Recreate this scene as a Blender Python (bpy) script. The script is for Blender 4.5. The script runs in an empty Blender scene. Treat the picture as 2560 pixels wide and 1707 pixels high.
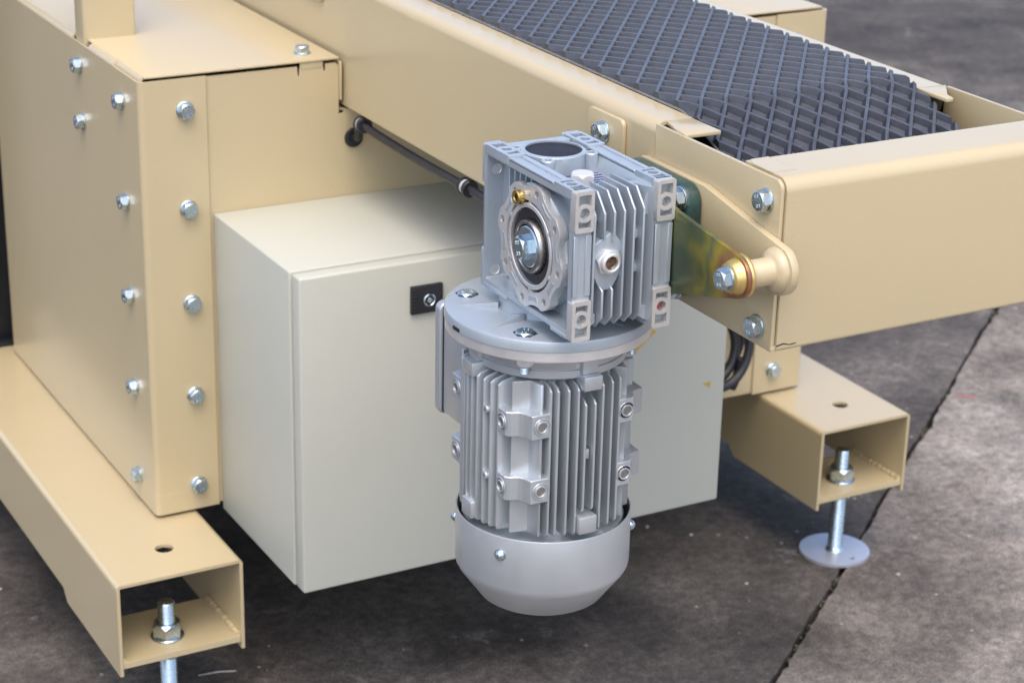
import bpy, bmesh, math, random
from mathutils import Vector, Matrix
from mathutils.geometry import tessellate_polygon
random.seed(7)
R = math.radians
PI = math.pi
S = bpy.context.scene
COL = S.collection

# ------------------------------------------------------------------ camera
cam_d = bpy.data.cameras.new("camera")
cam = bpy.data.objects.new("camera", cam_d)
COL.objects.link(cam)
cr = Vector((0.87762639, -0.47887573, 0.02121224))
cu = Vector((0.15757069, 0.33000458, 0.93073544))
cf = Vector((0.45270674, 0.81349556, -0.36507751))
cam.matrix_world = Matrix(((cr.x, cu.x, -cf.x, -0.87498), (cr.y, cu.y, -cf.y, -2.07552), (cr.z, cu.z, -cf.z, 1.43604), (0, 0, 0, 1)))
cam_d.sensor_width = 36.0
cam_d.lens = 73.663
cam_d.clip_start = 0.05
cam_d.clip_end = 400.0
cam_d.dof.use_dof = True
cam_d.dof.focus_distance = 1.96
cam_d.dof.aperture_fstop = 10.5
S.camera = cam

# ------------------------------------------------------------------ world, sun, exposure
SUN_EL, SUN_AZ = 64.0, 208.0  # azimuth clockwise from +Y
w = bpy.data.worlds.new("World")
S.world = w
w.use_nodes = True
wn, wl = w.node_tree.nodes, w.node_tree.links
wn.clear()
sky = wn.new("ShaderNodeTexSky")
sky.sky_type = 'NISHITA'
sky.sun_disc = False
sky.sun_elevation = R(SUN_EL)
sky.sun_rotation = R(SUN_AZ)
sky.air_density = 0.7
sky.dust_density = 3.0
sky.ozone_density = 0.2
bg = wn.new("ShaderNodeBackground")
bg.inputs['Strength'].default_value = 0.15
wo = wn.new("ShaderNodeOutputWorld")
wl.new(sky.outputs[0], bg.inputs[0])
wl.new(bg.outputs[0], wo.inputs[0])
sd = bpy.data.lights.new("sun", 'SUN')
sd.energy = 0.62
sd.angle = R(85)
sd.color = (1.0, 0.99, 0.955)
so = bpy.data.objects.new("sun", sd)
COL.objects.link(so)
sdir = Vector((math.sin(R(SUN_AZ)) * math.cos(R(SUN_EL)), math.cos(R(SUN_AZ)) * math.cos(R(SUN_EL)), math.sin(R(SUN_EL))))
so.rotation_euler = sdir.to_track_quat('Z', 'Y').to_euler()
so.location = (0, 0, 5)
S.view_settings.view_transform = 'Standard'
S.view_settings.look = 'None'
S.view_settings.exposure = 1.25
S.view_settings.gamma = 1.0

# ------------------------------------------------------------------ materials
def new_mat(name):
    m = bpy.data.materials.new(name)
    m.use_nodes = True
    nt = m.node_tree
    return m, nt, nt.nodes['Principled BSDF']

def noise(nt, scale, detail=4.0, rough=0.55, coord='Object', off=None):
    tc = nt.nodes.new("ShaderNodeTexCoord")
    n = nt.nodes.new("ShaderNodeTexNoise")
    n.inputs['Scale'].default_value = scale
    n.inputs['Detail'].default_value = detail
    n.inputs['Roughness'].default_value = rough
    src = tc.outputs[coord]
    if off:
        mp = nt.nodes.new("ShaderNodeMapping")
        mp.inputs['Location'].default_value = off
        nt.links.new(src, mp.inputs[0])
        src = mp.outputs[0]
    nt.links.new(src, n.inputs['Vector'])
    return n

def ramp(nt, src, stops):
    r = nt.nodes.new("ShaderNodeValToRGB")
    e = r.color_ramp.elements
    while len(e) < len(stops):
        e.new(0.5)
    for k, (p, c) in enumerate(stops):
        e[k].position = p
        e[k].color = (c[0], c[1], c[2], 1) if hasattr(c, '__len__') else (c, c, c, 1)
    nt.links.new(src, r.inputs[0])
    return r

def mixc(nt, fac, a, b, mode='MIX'):
    m = nt.nodes.new("ShaderNodeMix")
    m.data_type = 'RGBA'
    m.blend_type = mode
    for k, v in ((0, fac), (6, a), (7, b)):
        if hasattr(v, 'node'):
            nt.links.new(v, m.inputs[k])
        elif hasattr(v, '__len__'):
            m.inputs[k].default_value = (v[0], v[1], v[2], 1)
        else:
            m.inputs[k].default_value = v
    return m.outputs[2]

def surf(name, col, rough=0.4, metal=0.0, bump=0.0, bscale=600.0, var=0.05, vscale=8.0, bevel=0.0008, coat=0.0, rvar=0.08, spec=0.5, dirt=0.0, scuff=0.0):
    m, nt, b = new_mat(name)
    n1 = noise(nt, vscale, 5.0)
    lo = [c * (1 - var) for c in col]
    hi = [min(1, c * (1 + var)) for c in col]
    cr_ = ramp(nt, n1.outputs[0], [(0.3, lo), (0.7, hi)])
    cc = cr_.outputs[0]
    if dirt:
        n3 = noise(nt, 45.0, 6.0, 0.7)
        d = ramp(nt, n3.outputs[0], [(0.56, 0.0), (0.74, 1.0)])
        mm = nt.nodes.new("ShaderNodeMath"); mm.operation = 'MULTIPLY'
        mm.inputs[1].default_value = dirt
        nt.links.new(d.outputs[0], mm.inputs[0])
        cc = mixc(nt, mm.outputs[0], cc, [c * 0.55 for c in col])
    if scuff:
        tcs = nt.nodes.new("ShaderNodeTexCoord")
        acc = None
        for sc3, lo_, hi_, k_, tone in (((9, 9, 70), 0.66, 0.76, scuff, 1.5), ((70, 9, 9), 0.68, 0.78, scuff, 0.6), ((160, 160, 160), 0.71, 0.75, scuff * 2.2, 0.55)):
            mps = nt.nodes.new("ShaderNodeMapping"); mps.inputs['Scale'].default_value = sc3
            nt.links.new(tcs.outputs['Object'], mps.inputs[0])
            ns = nt.nodes.new("ShaderNodeTexNoise"); ns.inputs['Scale'].default_value = 1.0; ns.inputs['Detail'].default_value = 4.0
            nt.links.new(mps.outputs[0], ns.inputs['Vector'])
            rs = ramp(nt, ns.outputs[0], [(lo_, 0.0), (hi_, k_)])
            cc = mixc(nt, rs.outputs[0], cc, [min(0.9, c * tone) for c in col])
    nt.links.new(cc, b.inputs['Base Color'])
    b.inputs['Metallic'].default_value = metal
    n2 = noise(nt, vscale * 6, 4.0, 0.6)
    rr = ramp(nt, n2.outputs[0], [(0.3, max(0.02, rough - rvar)), (0.7, min(1, rough + rvar))])
    nt.links.new(rr.outputs[0], b.inputs['Roughness'])
    b.inputs['Specular IOR Level'].default_value = spec
    if coat:
        b.inputs['Coat Weight'].default_value = coat
        b.inputs['Coat Roughness'].default_value = 0.22
    last = None
    if bevel:
        bv = nt.nodes.new("ShaderNodeBevel")
        bv.samples = 3
        bv.inputs['Radius'].default_value = bevel
        last = bv.outputs[0]
    if bump:
        nb = noise(nt, bscale, 2.0, 0.5)
        bp = nt.nodes.new("ShaderNodeBump")
        bp.inputs['Strength'].default_value = bump
        bp.inputs['Distance'].default_value = 0.0006
        nt.links.new(nb.outputs[0], bp.inputs['Height'])
        if last:
            nt.links.new(last, bp.inputs['Normal'])
        last = bp.outputs[0]
    if last:
        nt.links.new(last, b.inputs['Normal'])
    return m

M = {}
M['tan'] = surf('beige powder coat', (0.505, 0.410, 0.240), 0.36, 0, 0.30, 380, 0.03, 3.0, 0.0012, 0.7, 0.015, scuff=0.10)
M['tan_in'] = M['tan']
M['cab'] = surf('light grey textured enamel', (0.475, 0.475, 0.40), 0.42, 0, 0.35, 520, 0.025, 4.0, 0.002, 0.0, 0.015, scuff=0.05)
M['gear'] = surf('blue grey paint', (0.415, 0.465, 0.505), 0.33, 0.42, 0.12, 900, 0.05, 14.0, 0.0009, 0.1, 0.06, dirt=0.12)
M['motor'] = surf('silver motor paint', (0.52, 0.55, 0.565), 0.36, 0.65, 0.12, 900, 0.04, 14.0, 0.0009, 0.0, 0.06)
M['alu'] = surf('bare cast aluminium', (0.74, 0.735, 0.72), 0.38, 0.7, 0.2, 700, 0.09, 30.0, 0.0006, 0.0, 0.1, dirt=0.25)
M['pad'] = surf('milled aluminium faces', (0.60, 0.59, 0.56), 0.42, 0.55, 0.1, 700, 0.06, 40.0, 0.0005, 0.0, 0.1)
M['zinc'] = surf('bright zinc plating', (0.55, 0.645, 0.69), 0.26, 1.0, 0.05, 900, 0.06, 60.0, 0.0005, 0.0, 0.1)
M['steel'] = surf('ground steel', (0.42, 0.41, 0.40), 0.3, 1.0, 0.05, 900, 0.12, 60.0, 0.0006)
M['brass'] = surf('brass', (0.62, 0.43, 0.14), 0.28, 1.0, 0.0, 900, 0.1, 60.0, 0.0005)
M['black'] = surf('black plastic', (0.014, 0.014, 0.017), 0.42, 0, 0.1, 900, 0.2, 20.0, 0.0006)
M['seal'] = surf('black seal rubber', (0.022, 0.02, 0.024), 0.5, 0, 0.2, 500, 0.3, 40.0, 0.0)
M['cap'] = surf('matt rubber cap', (0.018, 0.019, 0.026), 0.62, 0, 0.3, 300, 0.3, 60.0, 0.0, spec=0.25)
M['cable'] = surf('black cable sheath', (0.018, 0.018, 0.022), 0.45, 0, 0.25, 300, 0.2, 40.0, 0.0)
M['white'] = surf('white nylon', (0.50, 0.50, 0.485), 0.4, 0, 0, 900, 0.03, 30.0, 0.0005)
M['green'] = surf('dark green hammer paint', (0.018, 0.052, 0.047), 0.3, 0, 0.9, 260, 0.25, 40.0, 0.001, 0.3)
M['darkmetal'] = surf('dark painted post', (0.02, 0.021, 0.024), 0.35, 0.2, 0.1, 500, 0.2, 10.0, 0.001)
M['yellow'] = surf('yellow sticker', (0.62, 0.36, 0.015), 0.4, 0, 0, 900, 0.05, 40.0, 0)
M['gold_sticker'] = surf('gold sticker', (0.48, 0.35, 0.06), 0.45, 0, 0, 900, 0.05, 40.0, 0)
M['navy'] = surf('navy nameplate', (0.03, 0.055, 0.16), 0.35, 0.1, 0, 900, 0.1, 40.0, 0)
M['redmark'] = surf('red print', (0.6, 0.12, 0.1), 0.5, 0, 0, 900, 0.1, 40.0, 0)
M['red'] = surf('red plastic plug', (0.6, 0.03, 0.02), 0.4, 0, 0, 900, 0.1, 40.0, 0)
M['ply'] = surf('belt fabric ply', (0.42, 0.41, 0.40), 0.7, 0, 0.3, 900, 0.2, 120.0, 0)
M['bed'] = surf('dark slider bed', (0.06, 0.055, 0.05), 0.5, 0, 0.1, 300, 0.2, 10.0, 0)
M['disc'] = surf('zinc foot disc', (0.62, 0.64, 0.70), 0.42, 0.7, 0.15, 600, 0.06, 30.0, 0.0006)

# sight glass
m, nt, b = new_mat('amber sight glass')
b.inputs['Base Color'].default_value = (0.10, 0.045, 0.012, 1)
b.inputs['Roughness'].default_value = 0.06
b.inputs['Coat Weight'].default_value = 1.0
n = noise(nt, 160.0, 3.0)
r_ = ramp(nt, n.outputs[0], [(0.40, (0.012, 0.008, 0.006)), (0.60, (0.14, 0.06, 0.015))])
nt.links.new(r_.outputs[0], b.inputs['Base Color'])
M['amber'] = m

# yellow chromate plating with its iridescent film (film thickness varies over the plate)
def chromate(name, base, lo=None, hi=None):
    m, nt, b = new_mat(name)
    n = noise(nt, 11.0, 3.0, 0.5)
    fac = n.outputs[0]
    if lo is not None:
        tc = nt.nodes.new("ShaderNodeTexCoord"); sx = nt.nodes.new("ShaderNodeSeparateXYZ")
        nt.links.new(tc.outputs['Object'], sx.inputs[0])
        mr = nt.nodes.new("ShaderNodeMapRange")
        mr.inputs['From Min'].default_value = lo; mr.inputs['From Max'].default_value = hi
        mr.inputs['To Min'].default_value = -0.12; mr.inputs['To Max'].default_value = 0.22
        nt.links.new(sx.outputs[1], mr.inputs['Value'])
        ad = nt.nodes.new("ShaderNodeMath"); ad.operation = 'ADD'
        nt.links.new(fac, ad.inputs[0]); nt.links.new(mr.outputs[0], ad.inputs[1])
        fac = ad.outputs[0]
    r_ = ramp(nt, fac, base)
    nt.links.new(r_.outputs[0], b.inputs['Base Color'])
    b.inputs['Metallic'].default_value = 0.8
    b.inputs['Roughness'].default_value = 0.34
    bv = nt.nodes.new("ShaderNodeBevel"); bv.samples = 3
    bv.inputs['Radius'].default_value = 0.0006
    nt.links.new(bv.outputs[0], b.inputs['Normal'])
    return m
M['chromate'] = chromate('iridescent chromate plate', [(0.30, (0.10, 0.135, 0.085)), (0.40, (0.17, 0.19, 0.09)), (0.47, (0.36, 0.32, 0.07)), (0.53, (0.20, 0.22, 0.11)), (0.62, (0.50, 0.37, 0.06)), (0.70, (0.36, 0.15, 0.10)), (0.78, (0.58, 0.42, 0.11))], -0.585, -0.690)
M['gold'] = chromate('gold chromate bush', [(0.3, (0.62, 0.42, 0.12)), (0.5, (0.70, 0.52, 0.20)), (0.7, (0.48, 0.30, 0.08))])

# belt rubber: rib tops are scuffed and dusty (vertex attribute 'wear' set per face; pale floors, dark slopes also paint sky sheen)
m, nt, b = new_mat('belt rubber')
at = nt.nodes.new("ShaderNodeAttribute"); at.attribute_name = 'wear_sheen'
n = noise(nt, 70.0, 6.0, 0.7)
n_b = noise(nt, 5.0, 4.0, 0.6)
base = ramp(nt, n.outputs[0], [(0.3, (0.026, 0.029, 0.038)), (0.7, (0.043, 0.048, 0.060))])
dust_sheen = ramp(nt, n.outputs[0], [(0.35, (0.065, 0.072, 0.090)), (0.65, (0.115, 0.118, 0.135))])
dm = nt.nodes.new("ShaderNodeMath"); dm.operation = 'MULTIPLY'
nb2 = ramp(nt, n_b.outputs[0], [(0.3, 0.55), (0.7, 1.0)])
nt.links.new(at.outputs['Fac'], dm.inputs[0]); nt.links.new(nb2.outputs[0], dm.inputs[1])
c1 = mixc(nt, dm.outputs[0], base.outputs[0], dust_sheen.outputs[0])
sp = noise(nt, 900.0, 2.0, 0.5)
spr = ramp(nt, sp.outputs[0], [(0.70, 0.0), (0.76, 1.0)])
spm = nt.nodes.new("ShaderNodeMath"); spm.operation = 'MULTIPLY'; spm.inputs[1].default_value = 0.5
nt.links.new(spr.outputs[0], spm.inputs[0])
c2 = mixc(nt, spm.outputs[0], c1, (0.3, 0.3, 0.3))
nt.links.new(c2, b.inputs['Base Color'])
b.inputs['Roughness'].default_value = 0.38
b.inputs['Specular IOR Level'].default_value = 0.6
bp = nt.nodes.new("ShaderNodeBump"); bp.inputs['Strength'].default_value = 0.25; bp.inputs['Distance'].default_value = 0.0006
nt.links.new(n.outputs[0], bp.inputs['Height']); nt.links.new(bp.outputs[0], b.inputs['Normal'])
M['belt'] = m

# worn concrete: broad blotches partly paint in soft shade; smaller stains, pale scuffs, specks
def concrete(name, k, sA, offA):
    m, nt, b = new_mat(name)
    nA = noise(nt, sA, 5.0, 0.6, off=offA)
    nB = noise(nt, 5.5, 8.0, 0.68, off=(0.4, 7.2, 0))
    nC = noise(nt, 60.0, 8.0, 0.75)
    nD = noise(nt, 330.0, 4.0, 0.7)
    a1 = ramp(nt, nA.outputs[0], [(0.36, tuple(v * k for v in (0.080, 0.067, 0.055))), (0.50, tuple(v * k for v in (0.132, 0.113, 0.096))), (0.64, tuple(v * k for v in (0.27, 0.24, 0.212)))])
    a2 = ramp(nt, nB.outputs[0], [(0.34, 0.50), (0.50, 0.92), (0.68, 1.40)])
    a3 = ramp(nt, nC.outputs[0], [(0.32, 0.45), (0.52, 1.0), (0.70, 1.6)])
    a4 = ramp(nt, nD.outputs[0], [(0.34, 0.42), (0.66, 1.6)])
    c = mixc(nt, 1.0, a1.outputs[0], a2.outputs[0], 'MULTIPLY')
    c = mixc(nt, 1.0, c, a3.outputs[0], 'MULTIPLY')
    c = mixc(nt, 1.0, c, a4.outputs[0], 'MULTIPLY')
    # pale lime blooms
    nE = noise(nt, 7.0, 12.0, 0.82, off=(5.5, 2.2, 0))
    bl = ramp(nt, nE.outputs[0], [(0.575, 0.0), (0.68, 0.75)])
    c = mixc(nt, bl.outputs[0], c, (0.34, 0.32, 0.29))
    vo = nt.nodes.new("ShaderNodeTexVoronoi"); vo.inputs['Scale'].default_value = 26.0
    tcv = nt.nodes.new("ShaderNodeTexCoord"); nt.links.new(tcv.outputs['Object'], vo.inputs['Vector'])
    vr = ramp(nt, vo.outputs['Distance'], [(0.055, 0.7), (0.085, 0.0)])
    vc = nt.nodes.new("ShaderNodeSeparateColor"); nt.links.new(vo.outputs['Color'], vc.inputs[0])
    vg = nt.nodes.new("ShaderNodeMath"); vg.operation = 'GREATER_THAN'; vg.inputs[1].default_value = 0.72
    nt.links.new(vc.outputs[0], vg.inputs[0])
    vm = nt.nodes.new("ShaderNodeMath"); vm.operation = 'MULTIPLY'
    nt.links.new(vr.outputs[0], vm.inputs[0]); nt.links.new(vg.outputs[0], vm.inputs[1])
    c = mixc(nt, vm.outputs[0], c, (0.42, 0.41, 0.38))
    nt.links.new(c, b.inputs['Base Color'])
    b.inputs['Roughness'].default_value = 0.72
    b.inputs['Specular IOR Level'].default_value = 0.35
    hb = nt.nodes.new("ShaderNodeMath"); hb.operation = 'ADD'
    nt.links.new(nC.outputs[0], hb.inputs[0]); nt.links.new(nD.outputs[0], hb.inputs[1])
    bp = nt.nodes.new("ShaderNodeBump"); bp.inputs['Strength'].default_value = 0.35; bp.inputs['Distance'].default_value = 0.003
    nt.links.new(hb.outputs[0], bp.inputs['Height']); nt.links.new(bp.outputs[0], b.inputs['Normal'])
    return m
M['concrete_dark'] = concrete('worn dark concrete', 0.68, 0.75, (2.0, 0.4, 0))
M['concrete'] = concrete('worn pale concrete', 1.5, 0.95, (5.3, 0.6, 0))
M['soil'] = surf('joint soil', (0.030, 0.026, 0.020), 0.9, 0, 0.8, 120, 0.4, 30.0, 0)
M['moss'] = surf('dry moss crumbs', (0.085, 0.078, 0.045), 0.9, 0, 0.5, 200, 0.45, 60.0, 0)
M['pebble'] = surf('pale grit', (0.42, 0.40, 0.37), 0.8, 0, 0.3, 200, 0.3, 60.0, 0)

# ------------------------------------------------------------------ mesh helpers
def mesh_from(bm, name, mat, ang=38):
    me = bpy.data.meshes.new(name)
    bm.normal_update()
    bm.to_mesh(me)
    bm.free()
    for mm in (mat if isinstance(mat, (list, tuple)) else [mat]):
        me.materials.append(mm)
    for p in me.polygons:
        p.use_smooth = True
    me.set_sharp_from_angle(angle=R(ang))
    return me

def link(name, me, parent=None):
    o = bpy.data.objects.new(name, me)
    COL.objects.link(o)
    if parent is not None:
        o.parent = parent
        top = parent
        o.matrix_parent_inverse = world(parent).inverted()
    return o

WM = {}
def world(o):
    if o.name in WM:
        return WM[o.name]
    mw = o.matrix_basis.copy()
    if o.parent is not None:
        mw = world(o.parent) @ o.matrix_parent_inverse @ mw
    return mw

def thing(name, label, cat, loc, group=None):
    o = bpy.data.objects.new(name, None)
    COL.objects.link(o)
    o.location = loc
    o.empty_display_size = 0.05
    WM[o.name] = Matrix.Translation(Vector(loc))
    o['label'] = label
    o['category'] = cat
    if group:
        o['group'] = group
    return o

AX = {'x': Matrix(((0, 0, 1), (1, 0, 0), (0, 1, 0))).to_4x4(),      # local (u,v,h) -> (h,u,v): u=y, v=z, h=x
      'y': Matrix(((1, 0, 0), (0, 0, -1), (0, 1, 0))).to_4x4(),     # u=x, v=z, h=-y
      'z': Matrix.Identity(4)}

class MB:
    def __init__(self):
        self.bm = bmesh.new()
    def add(self, t):
        bmesh.ops.recalc_face_normals(t, faces=t.faces[:])
        me = bpy.data.meshes.new("tmp")
        t.to_mesh(me); t.free()
        self.bm.from_mesh(me)
        bpy.data.meshes.remove(me)
        return self
    def box(self, x0, x1, y0, y1, z0, z1, bev=0.0, seg=2):
        t = bmesh.new()
        bmesh.ops.create_cube(t, size=1.0)
        for v in t.verts:
            v.co = Vector(((x0 + x1) / 2 + v.co.x * (x1 - x0), (y0 + y1) / 2 + v.co.y * (y1 - y0), (z0 + z1) / 2 + v.co.z * (z1 - z0)))
        if bev:
            bmesh.ops.bevel(t, geom=t.edges[:], offset=bev, segments=seg, affect='EDGES', profile=0.5)
        return self.add(t)
    def prism(self, pts, axis, a, b, holes=(), bev=0.0, seg=2, mat=None):
        """polygon in (u,v) extruded along axis from a to b; u,v = the other two axes in order (y,z)/(x,z)/(x,y)"""
        t = bmesh.new()
        loops = [list(pts)] + [list(h) for h in holes]
        flat = [p for l in loops for p in l]
        def P(p, h):
            if axis == 'x': return Vector((h, p[0], p[1]))
            if axis == 'y': return Vector((p[0], h, p[1]))
            return Vector((p[0], p[1], h))
        va = [t.verts.new(P(p, a)) for p in flat]
        vb = [t.verts.new(P(p, b)) for p in flat]
        if holes:
            tris = tessellate_polygon([[Vector((p[0], p[1], 0)) for p in l] for l in loops])
            for tr in tris:
                try:
                    t.faces.new([va[i] for i in tr]); t.faces.new([vb[i] for i in reversed(tr)])
                except ValueError:
                    pass
        else:
            t.faces.new(va); t.faces.new(vb[::-1])
        k = 0
        for l in loops:
            n_ = len(l)
            for i in range(n_):
                j = (i + 1) % n_
                t.faces.new((va[k + i], va[k + j], vb[k + j], vb[k + i]))
            k += n_
        if bev and not holes:
            bmesh.ops.recalc_face_normals(t, faces=t.faces[:])
            ed = [e for e in t.edges if len(e.link_faces) == 2 and e.calc_face_angle(0) > R(32)]
            bmesh.ops.bevel(t, geom=ed, offset=bev, segments=seg, affect='EDGES', profile=0.5)
        if mat is not None:
            t.transform(mat)
        return self.add(t)
    def lathe(self, prof, o, axis='z', n=48, closed=False, rot=0.0):
        """profile [(r,h)] turned about the axis through o; h runs along +axis"""
        t = bmesh.new()
        rings = []
        for r, h in prof:
            if r < 1e-6:
                rings.append([t.verts.new((0, 0, h))])
            else:
                rings.append([t.verts.new((r * math.cos(2 * PI * i / n + rot), r * math.sin(2 * PI * i / n + rot), h)) for i in range(n)])
        prs = list(zip(rings, rings[1:]))
        if closed:
            prs.append((rings[-1], rings[0]))
        for A, B in prs:
            for i in range(n):
                j = (i + 1) % n
                if len(A) == 1 and len(B) == 1: continue
                if len(A) == 1: t.faces.new((A[0], B[i], B[j]))
                elif len(B) == 1: t.faces.new((A[i], A[j], B[0]))
                else: t.faces.new((A[i], A[j], B[j], B[i]))
        mt = {'x': Matrix(((0, 0, 1, 0), (1, 0, 0, 0), (0, 1, 0, 0), (0, 0, 0, 1))), 'y': Matrix(((1, 0, 0, 0), (0, 0, 1, 0), (0, -1, 0, 0), (0, 0, 0, 1))), 'z': Matrix.Identity(4)}
        if isinstance(axis, str):
            A4 = mt[axis]
        else:
            A4 = Vector(axis).to_track_quat('Z', 'Y').to_matrix().to_4x4()
        t.transform(Matrix.Translation(Vector(o)) @ A4)
        return self.add(t)
    def tube(self, path, r, n=12, cap=True):
        t = bmesh.new()
        pts = [Vector(p) for p in path]
        prev = None
        ref = Vector((0, 0, 1))
        for i, p in enumerate(pts):
            d = (pts[min(i + 1, len(pts) - 1)] - pts[max(i - 1, 0)]).normalized()
            u = ref - d * ref.dot(d)
            if u.length < 0.05:
                u = Vector((1, 0, 0)) - d * d.x
            u.normalize(); ref = u
            v = d.cross(u)
            rr = r[i] if hasattr(r, '__len__') else r
            ring = [t.verts.new(p + (u * math.cos(2 * PI * k / n) + v * math.sin(2 * PI * k / n)) * rr) for k in range(n)]
            if prev:
                for k in range(n):
                    t.faces.new((prev[k], prev[(k + 1) % n], ring[(k + 1) % n], ring[k]))
            elif cap:
                t.faces.new(ring)
            prev = ring
        if cap:
            t.faces.new(prev[::-1])
        return self.add(t)
    def sheet(self, line, axis, a, b, th, bevr=None, seg=5, bev=0.0):
        """bent sheet: a polyline (with corner radii) given thickness to its left, extruded along axis"""
        pts = fillet(line, bevr, seg) if bevr else [Vector(p).to_2d() for p in line]
        L, Rr = [], []
        for i, p in enumerate(pts):
            d1 = (pts[i] - pts[i - 1]).normalized() if i else None
            d2 = (pts[i + 1] - pts[i]).normalized() if i < len(pts) - 1 else None
            if d1 is None: nrm = Vector((-d2.y, d2.x)); s = 1
            elif d2 is None: nrm = Vector((-d1.y, d1.x)); s = 1
            else:
                n1, n2 = Vector((-d1.y, d1.x)), Vector((-d2.y, d2.x))
                nrm = (n1 + n2).normalized(); s = 1 / max(0.3, nrm.dot(n1))
            L.append(p); Rr.append(p + nrm * th * s)
        return self.prism([tuple(p) for p in L] + [tuple(p) for p in Rr[::-1]], axis, a, b, bev=bev)
    def obj(self, name, mat, parent=None, ang=38):
        return link(name, mesh_from(self.bm, name, mat, ang), parent)

def fillet(line, rad, seg=5):
    pts = [Vector((p[0], p[1])) for p in line]
    out = [pts[0]]
    for i in range(1, len(pts) - 1):
        r = rad[i] if hasattr(rad, '__len__') else rad
        out += arc_corner(pts[i - 1], pts[i], pts[i + 1], r, seg)
    out.append(pts[-1])
    return out

def arc_corner(a, p, c, r, seg=5):
    if r <= 0: return [p]
    d1, d2 = (a - p).normalized(), (c - p).normalized()
    ang = d1.angle(d2)
    if ang > PI - 0.01: return [p]
    t = min(r / math.tan(ang / 2), (a - p).length * 0.49, (c - p).length * 0.49)
    r2 = t * math.tan(ang / 2)
    ctr = p + (d1 + d2).normalized() * (r2 / math.sin(ang / 2))
    s, e = p + d1 * t - ctr, p + d2 * t - ctr
    a0 = math.atan2(s.y, s.x); da = math.atan2(e.y, e.x) - a0
    while da > PI: da -= 2 * PI
    while da < -PI: da += 2 * PI
    return [ctr + Vector((math.cos(a0 + da * k / seg), math.sin(a0 + da * k / seg))) * r2 for k in range(seg + 1)]

def rpoly(pts, rad, seg=5):
    P = [Vector((p[0], p[1])) for p in pts]
    out = []
    n = len(P)
    for i in range(n):
        r = rad[i] if hasattr(rad, '__len__') else rad
        out += arc_corner(P[i - 1], P[i], P[(i + 1) % n], r, seg)
    return [tuple(p) for p in out]

def rrect(u0, u1, v0, v1, r, seg=5):
    return rpoly([(u0, v0), (u1, v0), (u1, v1), (u0, v1)], r, seg)

def circ(cx, cy, r, n=24, rot=0.0):
    return [(cx + r * math.cos(2 * PI * k / n + rot), cy + r * math.sin(2 * PI * k / n + rot)) for k in range(n)]

# ------------------------------------------------------------------ bolts (shared meshes)
def hex_head_mesh(af, h, name, mat):
    t = MB()
    rc = af / math.sqrt(3)
    bm = bmesh.new()
    n = 24
    lv = []
    for rr, hh, hexa in ((1, 0.0, 1), (1, h * 0.72, 1), (0.94, h, 0)):
        ring = []
        for i in range(n):
            a = 2 * PI * i / n
            k = ((a + PI / 6) % (PI / 3)) - PI / 6
            r = (af / 2) / math.cos(k) if hexa else rr * af / 2
            ring.append(bm.verts.new((r * math.cos(a), r * math.sin(a), hh)))
        lv.append(ring)
    # lower the corners of the second ring so that the chamfer cuts arcs
    for i, v in enumerate(lv[1]):
        a = 2 * PI * i / n
        k = ((a + PI / 6) % (PI / 3)) - PI / 6
        v.co.z = h * (0.93 - 0.20 * (abs(k) / (PI / 6)) ** 2)
    for A, B in zip(lv, lv[1:]):
        for i in range(n):
            j = (i + 1) % n
            bm.faces.new((A[i], A[j], B[j], B[i]))
    bm.faces.new(lv[-1])
    bm.faces.new(lv[0][::-1])
    return mesh_from(bm, name, mat, 24)

def ring_mesh(ro, ri, h, name, mat, n=40):
    q = MB().lathe([(ri, 0), (ro - h * 0.3, 0), (ro, h * 0.3), (ro, h * 0.7), (ro - h * 0.35, h), (ri, h)], (0, 0, 0), 'z', n, closed=True)
    return mesh_from(q.bm, name, mat, 30)

def text_mesh(txt, size, ext, name, mat):
    cu_ = bpy.data.curves.new(name, 'FONT')
    cu_.body = txt
    cu_.size = size
    cu_.extrude = ext
    cu_.align_x = 'CENTER'
    cu_.align_y = 'CENTER'
    cu_.resolution_u = 2
    ob = bpy.data.objects.new(name, cu_)
    COL.objects.link(ob)
    bpy.context.view_layer.update()
    me = bpy.data.meshes.new_from_object(ob.evaluated_get(bpy.context.evaluated_depsgraph_get()))
    bpy.data.objects.remove(ob)
    me.materials.clear()
    me.materials.append(mat)
    me.name = name
    return me

HEAD = hex_head_mesh(0.0178, 0.0082, 'bolt_head', M['zinc'])
WASH = ring_mesh(0.0112, 0.0052, 0.0024, 'washer', M['zinc'])
mk = bmesh.new()
_t = text_mesh("8.8", 0.0052, 0.0002, 'head_marking', M['zinc'])
for k in (-1, 1):
    _c = _t.copy()
    _c.transform(Matrix.Rotation(PI / 2 + k * PI / 2, 4, 'Z') @ Matrix.Translation((0, 0.0042, 0.0)))
    mk.from_mesh(_c)
    bpy.data.meshes.remove(_c)
MARK = mesh_from(mk, 'head_marking', M['zinc'], 30)
# the head stands proud of a dished face, marks are raised on it

def frame_at(loc, nrm, spin=0.0, sc=1.0):
    return Matrix.Translation(Vector(loc)) @ Vector(nrm).to_track_quat('Z', 'Y').to_matrix().to_4x4() @ Matrix.Rotation(spin, 4, 'Z') @ Matrix.Scale(sc, 4)

def put(name, me, mw, parent):
    o = bpy.data.objects.new(name, me)
    COL.objects.link(o)
    o.parent = parent
    o.matrix_parent_inverse = world(parent).inverted()
    o.matrix_basis = mw
    WM[o.name] = mw
    return o

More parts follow.
